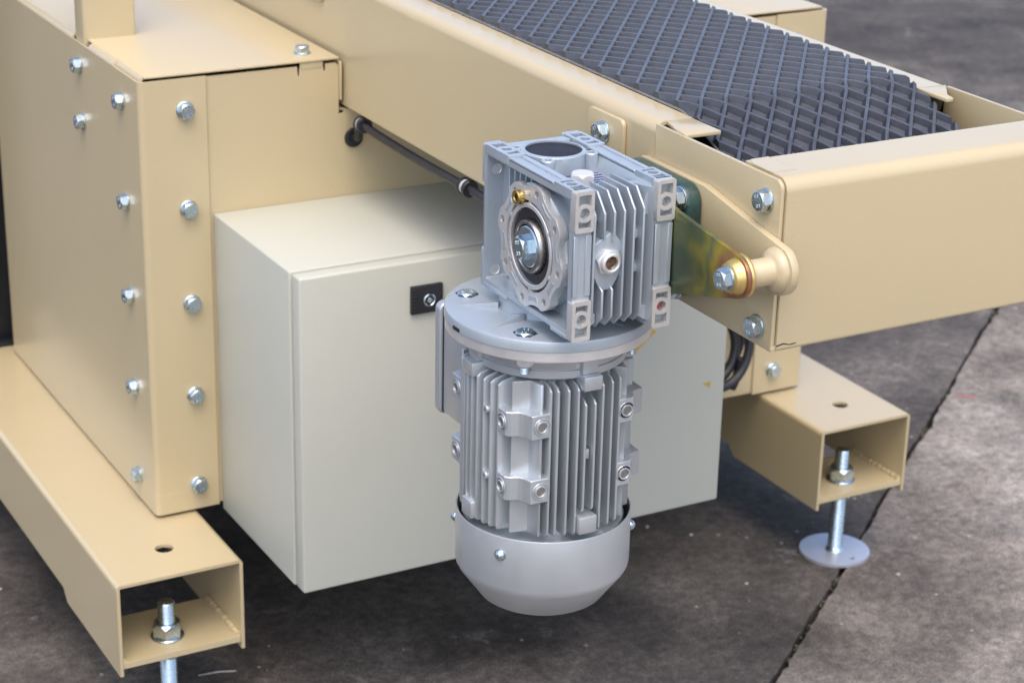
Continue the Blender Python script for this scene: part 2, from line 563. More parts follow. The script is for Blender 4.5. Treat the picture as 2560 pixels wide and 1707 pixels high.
def bolt(parent, loc, nrm, spin=0.3, sc=1.0, washer=True, mark=True):
    n = Vector(nrm).normalized()
    h0 = 0.0024 * sc if washer else 0
    b_ = put('bolt', HEAD, frame_at(Vector(loc) + n * h0, n, spin, sc), parent)
    if washer:
        put('washer', WASH, frame_at(loc, n, spin, sc), b_)
    if mark:
        put('head_marking', MARK, frame_at(Vector(loc) + n * (h0 + 0.0083 * sc), n, spin, sc), b_)
    return b_

# ================================================================== ground
def build_ground():
    P0 = Vector((0.6245, -0.1205)); P1 = Vector((1.8234, 0.8374))
    d = (P1 - P0).normalized(); nrm = Vector((-d.y, d.x))
    MBs = MB().box(-40, 40, -40, 40, -0.30, -0.022)
    g = MBs.obj('ground', M['soil'])
    g['kind'] = 'structure'
    rnd = random.Random(3)
    for sgn in (1, -1):
        edge = []
        t = -2.0
        edge.append(P0 + d * -60 + nrm * sgn * 0.004)
        while t < 6.0:
            wob = 0.0016 * math.sin(t * 9 + sgn) + 0.0012 * math.sin(t * 31 + 2 * sgn) + rnd.uniform(-0.0016, 0.0016)
            if rnd.random() < 0.06: wob += rnd.uniform(0.001, 0.005)
            edge.append(P0 + d * t + nrm * sgn * (0.0036 + max(-0.0020, wob)))
            t += 0.012
        edge.append(P0 + d * 60 + nrm * sgn * 0.003)
        far = [P0 + d * 60 + nrm * sgn * 60, P0 - d * 60 + nrm * sgn * 60]
        bm = bmesh.new()
        pts = edge + far
        if sgn < 0: pts = pts[::-1]
        vt = [bm.verts.new((p.x, p.y, 0)) for p in pts]
        vb = [bm.verts.new((p.x, p.y, -0.021)) for p in pts]
        for tr in tessellate_polygon([[Vector((p.x, p.y, 0)) for p in pts]]):
            f = bm.faces.new([vt[i] for i in tr])
        k = len(pts)
        for i in range(k):
            j = (i + 1) % k
            bm.faces.new((vt[j], vt[i], vb[i], vb[j]))
        bmesh.ops.recalc_face_normals(bm, faces=bm.faces[:])
        if sum(f.normal.z * f.calc_area() for f in bm.faces) < 0:
            for f in bm.faces: f.normal_flip()
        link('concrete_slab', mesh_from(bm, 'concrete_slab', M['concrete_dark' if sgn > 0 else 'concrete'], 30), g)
    # dirt and dry moss crumbs lying in the joint
    bm = bmesh.new()
    for i in range(520):
        t = rnd.uniform(-0.6, 4.6)
        c = P0 + d * t + nrm * rnd.uniform(-0.003, 0.003)
        dens = 0.5 + 0.5 * math.sin(t * 7.0) * math.sin(t * 2.3 + 1)
        if rnd.random() > dens: continue
        s = rnd.uniform(0.001, 0.0042)
        mt = Matrix.Translation((c.x, c.y, -0.008 + rnd.uniform(-0.005, 0.005))) @ Matrix.Rotation(rnd.uniform(0, 6), 4, (rnd.random(), rnd.random(), rnd.random() + 0.1)) @ Matrix.Diagonal((s * rnd.uniform(0.7, 2.0), s, s * 0.7, 1))
        bmesh.ops.create_icosphere(bm, subdivisions=1, radius=1.0, matrix=mt)
    o = link('joint_moss', mesh_from(bm, 'joint_moss', M['moss'], 80), g)
    o['kind'] = 'stuff'
    bm = bmesh.new()
    for i in range(260):
        x, y = rnd.uniform(-0.3, 2.6), rnd.uniform(-0.5, 2.2)
        s = rnd.choice((0.0007, 0.0009, 0.0012, 0.0022)) * rnd.uniform(0.7, 1.4)
        mt = Matrix.Translation((x, y, s * 0.4)) @ Matrix.Rotation(rnd.uniform(0, 6), 4, 'Z') @ Matrix.Diagonal((s * 1.5, s, s * 0.6, 1))
        bmesh.ops.create_icosphere(bm, subdivisions=1, radius=1.0, matrix=mt)
    o = link('loose_grit', mesh_from(bm, 'loose_grit', M['pebble'], 80), g)
    o['kind'] = 'stuff'
build_ground()
gr = [o for o in COL.objects if o.name == 'ground'][0]
MB().prism(rpoly([(1.4930, 0.5500), (1.5060, 0.5400), (1.5180, 0.5270), (1.5200, 0.5285), (1.5075, 0.5425), (1.4945, 0.5525)], 0, 1), 'z', 0.0002, 0.0008).obj('paint_mark', M['redmark'], gr)
straw = MB().tube([(-0.052, 0.2373, 0.0016), (-0.026, 0.2335, 0.0022), (-0.003, 0.2267, 0.0014)], 0.0011, 6).obj('straw', M['pebble'])
straw['label'] = 'thin dry straw on the dark concrete beside the near left beam'
straw['category'] = 'straw'

# ================================================================== machine frame
XC, XCR, YC, ZC, ZT, ZL = -0.0908, -0.0048, 0.2622, 0.2325, 0.8023, 0.8095
RX, RX2 = 0.1775, 0.5325          # conveyor rails, outer faces
FR, FR2 = 0.836, 0.924            # right column flange
YP = 0.2652                       # cover panel face
frame = thing('machine_frame', 'beige painted sheet steel machine frame with bolted corner columns standing on two box beams', 'machine frame', (0.4, 0.6, 0.228))

def floor_beam(x0, x1):
    th = 0.0045
    yf, yb, z1 = 0.1116, 1.9, 0.2279
    b_ = MB()
    xc_ = (x0 + x1) / 2
    # top plate with its round hole, bent into two side walls
    r = 0.006
    hole = circ(xc_ + 0.005, 0.1825, 0.0115, 28)
    b_.prism([(x0 + r, yf), (x1 - r, yf), (x1 - r, yb), (x0 + r, yb)], 'z', z1 - th, z1, holes=[hole])
    for xa, s in ((x0, 1), (x1, -1)):
        side = [(yf, 0.1030), (0.325, 0.1030), (0.340, 0.1185), (yb, 0.1185), (yb, z1 - r), (yf, z1 - r)]
        b_.prism(side, 'x', xa, xa + s * th)
        # bend
        arc_o = [(xa + s * r - s * r * math.sin(a), z1 - r + r * math.cos(a)) for a in [k * PI / 12 for k in range(7)]]
        arc_i = [(xa + s * r - s * (r - th) * math.sin(a), z1 - r + (r - th) * math.cos(a)) for a in [k * PI / 12 for k in range(7)]]
        b_.prism(arc_o + arc_i[::-1], 'y', yf, yb)
    beam = b_.obj('floor_beam', M['tan'], frame)
    # welded nut plate inside the open end
    ph = circ(xc_ - 0.006, 0.1537, 0.0114, 24)
    MB().prism([(x0 + th + 0.0005, yf + 0.001), (x1 - th - 0.0005, yf + 0.001), (x1 - th - 0.0005, 0.228), (x0 + th + 0.0005, 0.228)], 'z', 0.1125, 0.1205, holes=[ph]).obj('nut_plate', M['tan'], beam)
    # weld bead along the right wall
    rnd = random.Random(int(x0 * 1000))
    for xa in (x1 - th - 0.002, x0 + th + 0.002):
        path, rad = [], []
        for k in range(34):
            t = k / 33
            path.append((xa, yf + 0.004 + t * 0.11, 0.1215 + rnd.uniform(-0.0006, 0.0006)))
            rad.append(0.0042 + 0.0009 * math.sin(k * 1.9) + rnd.uniform(-0.0003, 0.0003))
        MB().tube(path, rad, 8).obj('weld_bead', M['tan'], beam)
    return beam
floor_beam(-0.1968, -0.0334)
floor_beam(0.8546, 1.0140)

def corner_column(mir):
    # L-bent corner sheet: side face plus bolted front flange
    f = (lambda x: x) if not mir else (lambda x: XC + FR2 - x)
    xs, xf = f(XC), f(XCR) if not mir else FR
    yend = 0.905
    line = [(xf, YC), (xs, YC), (xs, yend)]
    if mir: line = line[::-1]
    q = MB()
    q.sheet(line, 'z', ZC, ZT + 0.0012, -0.003, 0.0075, 7)
    o = q.obj('corner_column', M['tan'], frame)
    return o
corner_column(False)
corner_column(True)

# front cover panel with the conveyor's opening and a slot beside it
px0, px1 = XCR - 0.012, FR + 0.012
zt_ = 0.8020
pan = [(px0, 0.2345), (px1, 0.2345), (px1, zt_), (RX2 + 0.006, zt_), (RX2 + 0.006, 0.742), (0.178, 0.742), (0.178, 0.737), (0.1728, 0.7365), (0.1712, 0.7365), (0.1712, 0.757), (0.1712, zt_ - 0.004), (0.1675, zt_),
       (0.1535, zt_), (0.1530, zt_ - 0.009), (0.1512, zt_ - 0.009), (0.1505, zt_ - 0.003), (0.1185, zt_ - 0.003), (0.1180, zt_ - 0.012), (0.1165, zt_ - 0.012), (0.1155, zt_), (px0, zt_)]
ghole = circ(0.1907, 0.7036, 0.0085, 24)
MB().prism(pan, 'y', YP, YP + 0.003, holes=[ghole]).obj('cover_panel', M['tan'], frame)
# edge flange of the panel standing beside the rail
MB().box(0.1717, 0.1742, YP - 0.004, YP + 0.4, 0.7545, 0.8035, 0.0006).obj('panel_flange', M['tan'], frame)

# lid of the left housing: bent down at its left edge, with a slot for the post
def lid(x0, x1, side):
    th = 0.003
    q = MB()
    y0, y1 = YC + 0.0005, 1.35
    r = 0.0085
    if side < 0:
        # flat part
        q.prism([(x0 + r, y0), (x1, y0), (x1, y1), (x0 + r, y1)], 'z', ZL - th, ZL, bev=0.0009)
        def bend(ya, yb, inset):
            xo = x0 + inset
            rr = r - inset
            o_ = [(xo + rr - rr * math.sin(a), ZL - r + r * math.cos(a)) for a in [k * PI / 16 for k in range(9)]]
            i_ = [(xo + rr - (rr - th) * math.sin(a), ZL - r + (r - th) * math.cos(a)) for a in [k * PI / 16 for k in range(9)]]
            q.prism(o_ + [(xo, ZL - 0.012), (xo + th, ZL - 0.012)] + i_[::-1], 'y', ya, yb)
        bend(YC + 0.0025, 0.354, 0.0034)
        bend(0.354, 0.452, 0.0003)
        bend(0.516, y1, 0.0003)
    else:
        q.prism([(x0, y0), (x1, y0), (x1, y1), (x0, y1)], 'z', ZL - th, ZL, bev=0.0009)
    return q.obj('lid', M['tan'], frame)
lid(XC, 0.1712, -1)
lid(0.538, 0.912, 1)
# top corner reinforcement of the right column seen behind the conveyor
# folded tab of the lid
MB().prism([(0.1192, 0.7970), (0.1503, 0.7970), (0.1503, 0.8066), (0.1192, 0.8066)], 'y', YP - 0.0004, YP + 0.0022, bev=0.0008).obj('lid_tab', M['tan'], frame)

# hollow post rising from the left housing
q = MB()
pw = rrect(-0.0872, -0.0180, 0.4745, 0.5120, 0.004, 4)
pi_ = rrect(-0.0842, -0.0210, 0.4775, 0.5090, 0.002, 4)
q.prism(pw, 'z', 0.8005, 1.35, holes=[pi_])
q.obj('post', M['tan'], frame)
MB().box(XC + 0.0002, XC + 0.003, 0.452, 0.516, 0.796, 0.8028, 0.0005).obj('slot_lip', M['tan'], frame)
MB().box(XC + 0.0002, XC + 0.003, YC + 0.006, 0.354, 0.7975, 0.8033, 0.0005).obj('corner_lip', M['tan'], frame)
MB().box(XC + 0.003, XC + 0.0034, 0.354, 0.902, 0.78, 0.7995).obj('side_hem', M['tan'], frame)
MB().box(XC + 0.0001, XC + 0.003, 0.3545, 0.905, 0.7975, 0.8008).obj('side_hem', M['tan'], frame)

sp_ = random.Random(11)
for y, z in ((0.4880, 0.7744), (0.3250, 0.7668), (0.4852, 0.7004), (0.3226, 0.6390), (0.3228, 0.5156), (0.3228, 0.3912), (0.3240, 0.2666)):
    bolt(frame, (XC, y, z), (-1, 0, 0), sp_.uniform(0, 1), 1.0)
for z in (0.7640, 0.6394, 0.5158, 0.3918, 0.2668):
    bolt(frame, (-0.0330, YC, z), (0, -1, 0), sp_.uniform(0, 1), 1.02)
for z in (0.7640, 0.6394, 0.5158, 0.3918, 0.2668):
    bolt(frame, (0.8700, YC, z), (0, -1, 0), sp_.uniform(0, 1), 1.02)
MB().box(-0.190, 1.008, 0.935, 0.960, 0.030, 0.2270, 0.002).obj('light_blocker', M['tan'], frame)  # added unseen panel that keeps light from behind off the ground underneath
# rear sheet and floor that close the housing
MB().prism([(XC + 0.004, 0.2345), (FR2 - 0.004, 0.2345), (FR2 - 0.004, zt_ - 0.002), (RX2 + 0.006, zt_ - 0.002), (RX2 + 0.006, 0.742), (0.170, 0.742), (0.170, zt_ - 0.002), (XC + 0.004, zt_ - 0.002)], 'y', 0.898, 0.901).obj('rear_panel', M['tan'], frame)
MB().box(XC + 0.004, FR2 - 0.004, YP + 0.004, 0.897, 0.236, 0.239).obj('floor_panel', M['tan'], frame)
MB().box(0.1685, 0.1705, YP + 0.004, 0.897, 0.7425, 0.797).obj('inner_panel', M['tan'], frame)
MB().box(RX2 + 0.0055, RX2 + 0.008, YP + 0.004, 0.897, 0.7425, 0.797).obj('inner_panel', M['tan'], frame)
MB().box(0.1685, RX2 + 0.008, YP + 0.004, 0.897, 0.7395, 0.7422).obj('inner_panel', M['tan'], frame)
bolt(frame, (0.1366, 0.2978, ZL), (0, 0, 1), 0.5, 0.95)

# dark post behind the left side panel
q = MB()
q.box(-0.150, -0.062, 0.952, 1.02, 0.2290, 1.30, 0.003)
q.box(-0.118, -0.111, 0.9455, 0.9522, 0.2290, 1.30, 0.001)
q.box(-0.160, -0.055, 0.935, 1.04, 0.2282, 0.2340, 0.001)
dk = q.obj('dark_post', M['darkmetal'])
dk['label'] = 'black steel post standing on the left floor beam behind the beige side panel'
dk['category'] = 'post'

# ================================================================== levelling feet
def levelling_foot(cx, cy, label):
    t = thing('levelling_foot', label, 'levelling foot', (cx, cy, 0.0), 'screw feet under the floor beams')
    r = 0.0110
    # threaded rod: helical ridges as stacked rings
    pr_, z = [(0, 0.004)], 0.004
    pitch = 0.0025
    while z < 0.1680:
        pr_ += [(r - 0.0012, z), (r, z + pitch * 0.35), (r, z + pitch * 0.55), (r - 0.0012, z + pitch * 0.95)]
        z += pitch
    pr_ += [(r - 0.0016, z + 0.001), (0, z + 0.001)]
    MB().lathe(pr_, (cx, cy, 0), 'z', 28).obj('threaded_rod', M['zinc'], t, 60)
    nut = hex_head_mesh(0.0335, 0.0185, 'nut', M['zinc'])
    put('nut', nut, frame_at((cx, cy, 0.1238), (0, 0, 1), 0.62), t)
    put('washer', ring_mesh(0.0212, 0.0115, 0.003, 'washer', M['zinc']), frame_at((cx, cy, 0.1207), (0, 0, 1)), t)
    put('nut', nut, frame_at((cx, cy, 0.0960), (0, 0, 1), 0.2), t)
    hole = circ(cx + 0.005, cy - 0.037, 0.004, 16)
    MB().prism(circ(cx, cy, 0.0525, 64), 'z', 0.0008, 0.0058, holes=[hole]).obj('foot_disc', M['disc'], t)
    MB().lathe([(0.0108, 0.0058), (0.0142, 0.0058), (0.0132, 0.0085), (0.0108, 0.0105)], (cx, cy, 0), 'z', 32).obj('weld_collar', M['zinc'], t)
    return t
levelling_foot(-0.1205, 0.1537, 'zinc plated screw foot in the near left floor beam, its disc below the picture')
levelling_foot(0.9285, 0.1537, 'zinc plated screw foot with round disc on the concrete under the right floor beam')

# ================================================================== control cabinet
cab = thing('control_cabinet', 'light grey steel control cabinet with black lock hung on the beige machine panel', 'control cabinet', (0.3, 0.14, 0.2239))
MB().box(0.0, 0.6, 0.0265, 0.2648, 0.2239, 0.6282, 0.0022, 3).obj('cabinet_body', M['cab'], cab)
MB().box(0.010, 0.590, 0.020, 0.0270, 0.2340, 0.6180).obj('door_gasket', M['black'], cab)
MB().box(0.0012, 0.5988, 0.0, 0.0218, 0.2248, 0.6272, 0.0024, 3).obj('door', M['cab'], cab)
door = [o for o in COL.objects if o.name == 'door'][0]
# quarter turn lock: black ribbed plate, steel barrel, square key
def zz(v): return (v - 0.03742) * 2
lx0, lx1, lz0, lz1 = 0.1413, 0.1826, zz(0.3187), zz(0.3360)
q = MB().prism(rrect(lx0, lx1, lz0, lz1, 0.0012, 3), 'y', -0.0055, 0.0, bev=0.0008)
for k in range(7):
    zc_ = lz0 + 0.0045 + k * (lz1 - lz0 - 0.009) / 6
    q.box(lx0 + 0.0008, lx0 + 0.0085, -0.0063, -0.0050, zc_ - 0.0011, zc_ + 0.0011, 0.0003)
lock = q.obj('lock', M['black'], cab)
lc = (0.1642, zz(0.3268))
MB().lathe([(0.0052, 0.0), (0.0080, 0.0), (0.0080, 0.0014), (0.0068, 0.0022), (0.0056, 0.0012), (0.0052, -0.003)], (lc[0], -0.0056, lc[1]), (0, -1, 0), 40).obj('lock_ring', M['zinc'], lock)
MB().lathe([(0, 0.0004), (0.0053, 0.0004)], (lc[0], -0.0056, lc[1]), (0, -1, 0), 32).obj('lock_well', M['black'], lock)
MB().prism(circ(lc[0], lc[1], 0.0040, 4, 0.08), 'y', -0.0078, -0.0056, bev=0.0003).obj('square_key', M['zinc'], lock)
MB().prism([(0.5638, 0.3976), (0.5766, 0.3906), (0.5766, 0.3994)], 'y', -0.0004, -0.0001).obj('sticker', M['gold_sticker'], cab)
MB().prism(rpoly([(0.4895, 0.4838), (0.4600, 0.4600), (0.4500, 0.4950)], 0.001, 2), 'y', -0.0004, -0.0001).obj('sticker', M['yellow'], cab)

# ================================================================== belt conveyor
conv = thing('belt_conveyor', 'beige framed conveyor with black diamond ribbed rubber belt between two channel rails', 'conveyor', (0.355, 0.3, 0.745))
ZR0, ZR1 = 0.7454, 0.9068
YE = -0.6604
def rail(x, s):
    th = 0.0042
    q = MB()
    # bent channel: bottom flange, web, top flange
    ln = [(x + s * 0.040, ZR0), (x, ZR0), (x, ZR1), (x + s * 0.0408, ZR1)]
    q.sheet(ln, 'y', -0.4555, 1.6, -th if s > 0 else th, [0, 0.003, 0.012, 0], 8)
    # web running on to the end plate without its top flange
    web = rpoly([(YE, ZR0), (-0.4555, ZR0), (-0.4555, ZR1 - 0.0018), (YE, ZR1 - 0.0018)], [0.001, 0, 0, 0.009], 5)
    q.prism(web, 'x', x, x + s * th, bev=0.0007)
    q.prism([(x + s * th, -0.645), (x + s * 0.040, -0.645), (x + s * 0.040, -0.4555), (x + s * th, -0.4555)] if s > 0 else [(x - 0.040, -0.645), (x - th, -0.645), (x - th, -0.4555), (x - 0.040, -0.4555)], 'z', ZR0, ZR0 + th)
    o = q.obj('side_rail', M['tan'], conv)
    # free tongue of the top flange, cut off at an angle beside the web
    tg = [(x + s * 0.0125, -0.4550), (x + s * 0.0115, -0.4580), (x + s * 0.0045, -0.4830), (x + s * 0.0018, -0.5040), (x + s * 0.0408, -0.5055), (x + s * 0.0408, -0.4550)]
    if s > 0:
        MB().prism(tg, 'z', ZR1 - th, ZR1 - 0.0002, bev=0.0007).obj('rail_tongue', M['tan'], o)
    else:
        tg = [(x - 0.0125, -0.4550), (x - 0.0045, -0.4560), (x - 0.0285, -0.4875), (x - 0.0320, -0.5015), (x - 0.0408, -0.5012), (x - 0.0408, -0.455)]
        MB().prism(rpoly(tg, [0, 0, 0.003, 0.002, 0, 0], 3), 'z', ZR1 - th, ZR1 - 0.0002, bev=0.0007).obj('rail_tongue', M['tan'], o)
    return o
rail(RX, 1)
rail(RX2, -1)

# end plate: channel bent round at its top front edge
q = MB()
ex0, ex1 = RX + 0.0050, RX2 - 0.0050
ln = [(-0.5975, ZR1), (-0.6625, ZR1), (-0.6625, ZR0), (-0.625, ZR0)]
q.sheet(ln, 'x', ex0, ex1, 0.004, [0, 0.013, 0.004, 0], 9, 0.0)
ep = q.obj('end_plate', M['tan'], conv)
# notched lower corner lip
MB().prism([(RX + 0.0006, ZR0 + 0.0002), (RX + 0.026, ZR0 + 0.0002), (RX + 0.022, ZR0 + 0.0038), (RX + 0.012, ZR0 + 0.0062), (RX + 0.0006, ZR0 + 0.0050)], 'y', -0.6605, -0.6565, bev=0.0004).obj('corner_lip', M['tan'], ep)
MB().prism([(RX + 0.0046, ZR0 + 0.0052), (RX + 0.0125, ZR0 + 0.0066), (RX + 0.020, ZR0 + 0.0048), (RX + 0.027, ZR0 + 0.0056), (RX + 0.026, ZR0 + 0.0062), (RX + 0.019, ZR0 + 0.0057), (RX + 0.0125, ZR0 + 0.0078), (RX + 0.0046, ZR0 + 0.0064)], 'y', -0.6628, -0.6624).obj('slit_shade', M['black'], ep)  # thin black strip, its colour paints the shade of the open gap
# welded tab inside the plate's upper left corner
MB().prism(rpoly([(RX + 0.0045, -0.6100), (RX + 0.0095, -0.5968), (RX + 0.030, -0.5968), (RX + 0.030, -0.640), (RX + 0.0045, -0.640)], [0.002, 0.006, 0, 0, 0], 4), 'z', ZR1 - 0.0005, ZR1 + 0.0004).obj('weld_tab', M['tan'], ep)

# bolted clamp plates and bolts on the near rail
def clamp_plate(y0, y1, z0, z1):
    MB().prism(rrect(y0, y1, z0, z1, 0.0065, 4), 'x', RX - 0.0052, RX - 0.0002, bev=0.0011).obj('clamp_plate', M['tan'], conv)
clamp_plate(-0.4045, -0.3380, 0.8545, 0.8955)
bolt(conv, (RX - 0.0052, -0.3705, 0.8765), (-1, 0, 0), 0.5, 1.0)
clamp_plate(0.3200, 0.3800, 0.8660, 0.9040)
bolt(conv, (RX, -0.6402, 0.8828), (-1, 0, 0), 0.42, 1.0)
bolt(conv, (RX, -0.6388, 0.7635), (-1, 0, 0), 0.1, 1.0)

# gusset plate with spacer tube for the torque arm
BY, BZ = -0.672, 0.829
g0 = 0.0235
out = [(-0.445, 0.8725), (-0.5535, 0.8722)]
a = R(118)
while a < R(262):
    out.append((BY + g0 * math.cos(a), BZ + g0 * math.sin(a)))
    a += R(9)
out += [(-0.640, 0.8000), (-0.445, 0.7620)]
gus = MB().prism(out, 'x', RX - 0.0082, RX - 0.0002, bev=0.0009).obj('gusset_plate', M['tan'], conv)
wj = random.Random(5)
q = MB()
n_ = 40
t_ = bmesh.new()
rings = []
for r_b, h in ((0.0205, 0.0), (0.0202, 0.0025), (0.0186, 0.0055), (0.0155, 0.0080), (0.0130, 0.0092), (0.0125, 0.0105), (0.0125, 0.0385), (0.0118, 0.0395), (0.006, 0.0395)):
    rings.append([t_.verts.new((RX - 0.0082 - h, BY + (r_b + (wj.uniform(-0.0007, 0.0007) if 0.0 < h < 0.009 else 0)) * math.cos(2 * PI * k / n_), BZ + (r_b + (wj.uniform(-0.0005, 0.0005) if 0.0 < h < 0.009 else 0)) * math.sin(2 * PI * k / n_))) for k in range(n_)])
for A, B in zip(rings, rings[1:]):
    for k in range(n_):
        t_.faces.new((A[k], A[(k + 1) % n_], B[(k + 1) % n_], B[k]))
q.add(t_)
q.obj('spacer_tube', M['tan'], gus, 60)

# bearing housing, dark green, behind the gearbox
AY, AZ = -0.494, 0.817
q = MB()
q.prism(rrect(AY - 0.060, AY + 0.060, AZ - 0.0555, AZ + 0.0555, 0.019, 6), 'x', 0.151, RX - 0.0085, bev=0.0035, seg=3)
q.lathe([(0.0, 0.016), (0.036, 0.016), (0.043, 0.010), (0.046, 0.0)], (0.151, AY, AZ), (-1, 0, 0), 40)
q.obj('bearing_housing', M['green'], conv)
for sy in (-1, 1):
    for sz in (-1, 1):
        bolt(conv, (0.1509, AY + sy * 0.0500, AZ + sz * 0.0435), (-1, 0, 0), 0.35, 1.0, True, False)
MB().lathe([(0, 0), (0.0140, 0.0), (0.0140, 0.300), (0.02, 0.30), (0.02, 0.31), (0, 0.31)], (0.1285, AY, AZ), 'x', 32).obj('drum_shaft', M['steel'], conv)
DR = 0.0672
MB().lathe([(0, 0.222), (DR, 0.222), (DR, 0.488), (0, 0.488)], (0, AY, AZ), 'x', 64).obj('drum', M['bed'], conv)
MB().box(RX + 0.048, RX2 - 0.048, -0.432, 1.6, 0.900, 0.9062).obj('slider_bed', M['bed'], conv)
MB().box(RX + 0.006, RX2 - 0.006, -0.40, 1.6, 0.778, 0.782).obj('belt_tray', M['bed'], conv)

# belt path in (y,z) for arc length s running towards -y; h = height above the carcass underside
BX0, BX1 = 0.2195, 0.4905
TH = R(20)
Z0 = 0.9066
BR = 0.045
YB0 = -0.4310
def belt_path():
    segs = [('l', 1.75)]
    segs += [('a', BR, TH)]
    # straight slope until tangent to the drum
    y1 = YB0 - BR * math.sin(TH); z1 = Z0 - BR * (1 - math.cos(TH))
    return y1, z1
yS, zS = belt_path()
dS = Vector((-math.cos(TH), -math.sin(TH))); nS = Vector((-math.sin(TH), math.cos(TH)))
rD = (Vector((yS, zS)) - Vector((AY, AZ))).dot(nS)
Ls = (Vector((AY, AZ)) + nS * rD - Vector((yS, zS))).dot(dS)
SL = 1.75                      # arc length at the first bend (s=0 at y = YB0+SL)
S1 = SL + BR * TH
S2 = S1 + max(0.0, Ls)
DA = R(150)
S3 = S2 + rD * DA
def bmap(s, h):
    if s <= SL:
        return Vector((YB0 + SL - s, Z0 + h))
    if s <= S1:
        a = (s - SL) / BR
        c = Vector((YB0, Z0 - BR))
        return c + Vector((-math.sin(a), math.cos(a))) * (BR + h)
    if s <= S2:
        return Vector((yS, zS)) + dS * (s - S1) + nS * h
    a = TH + (s - S2) / rD
    return Vector((AY, AZ)) + Vector((-math.sin(a), math.cos(a))) * (rD + h)

def build_belt():
    PY, PXd = 0.0365, 0.0290             # rhombus diagonals along and across the belt
    HB, HT = 0.0034, 0.0094              # carcass top, rib top
    bm = bmesh.new()
    wl_ = bm.faces.layers.float.new('wear_sheen')
    def V(x, s, h, wv):
        return bm.verts.new((x, s, h))
    s_off = SL - (YB0 - (-0.4184))       # a rib meets the left edge at y = -0.4184
    i0, i1 = -60, 16
    wt, wb = 0.0016, 0.0040             # half rib width at its top and foot (measured square to the rib)
    def inset(cx, cs, w_):
        # rhombus with sides moved inwards by w_
        L = math.hypot(PXd / 2, PY / 2)
        k = w_ / ((PXd / 2) * (PY / 2) / L)
        return [(cx + PXd / 2 * (1 - k), cs), (cx, cs + PY / 2 * (1 - k)), (cx - PXd / 2 * (1 - k), cs), (cx, cs - PY / 2 * (1 - k))]
    for i in range(i0, i1):
        for j in range(-1, 11):
            for sub in (0, 1):
                cx = BX0 + (j + sub * 0.5) * PXd
                cs = s_off + (i + sub * 0.5) * PY
                if cx < BX0 - PXd or cx > BX1 + PXd or cs < 0.02 or cs > S3: continue
                jit = random.uniform(-0.0003, 0.0003)
                o_ = [V(cx + PXd / 2, cs, HT, 1), V(cx, cs + PY / 2, HT, 1), V(cx - PXd / 2, cs, HT, 1), V(cx, cs - PY / 2, HT, 1)]
                t_ = [V(x, s, HT, 0.75) for x, s in inset(cx, cs, wt)]
                b_ = [V(x, s, HB + jit, 0.15) for x, s in inset(cx, cs, wb)]
                for k in range(4):
                    l = (k + 1) % 4
                    bm.faces.new((o_[k], o_[l], t_[l], t_[k]))[wl_] = random.uniform(0.40, 0.70)
                    bm.faces.new((t_[k], t_[l], b_[l], b_[k]))[wl_] = 0.05
                bm.faces.new(b_)[wl_] = random.uniform(0.18, 0.42)  # paler floors, darker slopes: sky sheen put into the colour beside dust
    bmesh.ops.remove_doubles(bm, verts=bm.verts[:], dist=0.0002)
    for co, no in (((BX0, 0, 0), (-1, 0, 0)), ((BX1, 0, 0), (1, 0, 0)), ((0, 0.06, 0), (0, -1, 0)), ((0, S3 - 0.01, 0), (0, 1, 0))):
        bmesh.ops.bisect_plane(bm, geom=bm.verts[:] + bm.edges[:] + bm.faces[:], dist=1e-6, plane_co=co, plane_no=no, clear_outer=True)
    # close the cut sides down to the underside of the carcass
    for xe in (BX0, BX1):
        for e in [e for e in bm.edges if len(e.link_faces) == 1 and all(abs(v.co.x - xe) < 1e-5 for v in e.verts)]:
            a_, c_ = e.verts
            va = bm.verts.new((a_.co.x, a_.co.y, 0)); vc = bm.verts.new((c_.co.x, c_.co.y, 0))
            bm.faces.new((a_, c_, vc, va))
    s = SL - 0.01
    while s < S3 - 0.02:
        bmesh.ops.bisect_plane(bm, geom=bm.verts[:] + bm.edges[:] + bm.faces[:], dist=1e-6, plane_co=(0, s, 0), plane_no=(0, 1, 0))
        s += 0.007 if s < S1 + 0.01 else 0.012
    bmesh.ops.remove_doubles(bm, verts=bm.verts[:], dist=0.00002)
    bmesh.ops.recalc_face_normals(bm, faces=bm.faces[:])
    for v in bm.verts:
        p = bmap(v.co.y, v.co.z)
        v.co = Vector((v.co.x, p.x, p.y))
    # (x, s) -> (x, -y) mirrors the sheet
    bmesh.ops.recalc_face_normals(bm, faces=bm.faces[:])
    up = sum(f.normal.z * f.calc_area() for f in bm.faces)
    if up < 0:
        for f in bm.faces: f.normal_flip()
    o = link('belt', mesh_from(bm, 'belt', M['belt'], 30), conv)
    # two pale fabric plies showing on the cut edges
    for xe, s_ in ((BX0, -1), (BX1, 1)):
        for h0, h1 in ((0.0009, 0.0014), (0.0022, 0.0026)):
            t = bmesh.new()
            prev = None
            s = 0.06
            while s < S3 - 0.02:
                pa, pb = bmap(s, h0), bmap(s, h1)
                ring = [t.verts.new((xe + s_ * 0.0003, pa.x, pa.y)), t.verts.new((xe + s_ * 0.0003, pb.x, pb.y)), t.verts.new((xe - s_ * 0.0002, pb.x, pb.y)), t.verts.new((xe - s_ * 0.0002, pa.x, pa.y))]
                if prev:
                    for k in range(4):
                        t.faces.new((prev[k], prev[(k + 1) % 4], ring[(k + 1) % 4], ring[k]))
                prev = ring
                s += 0.05 if s < SL - 0.08 else 0.008
            MB().add(t).obj('fabric_ply', M['ply'], o)
    # smooth underside of the carcass
    t = bmesh.new(); prev = None; s = 0.06
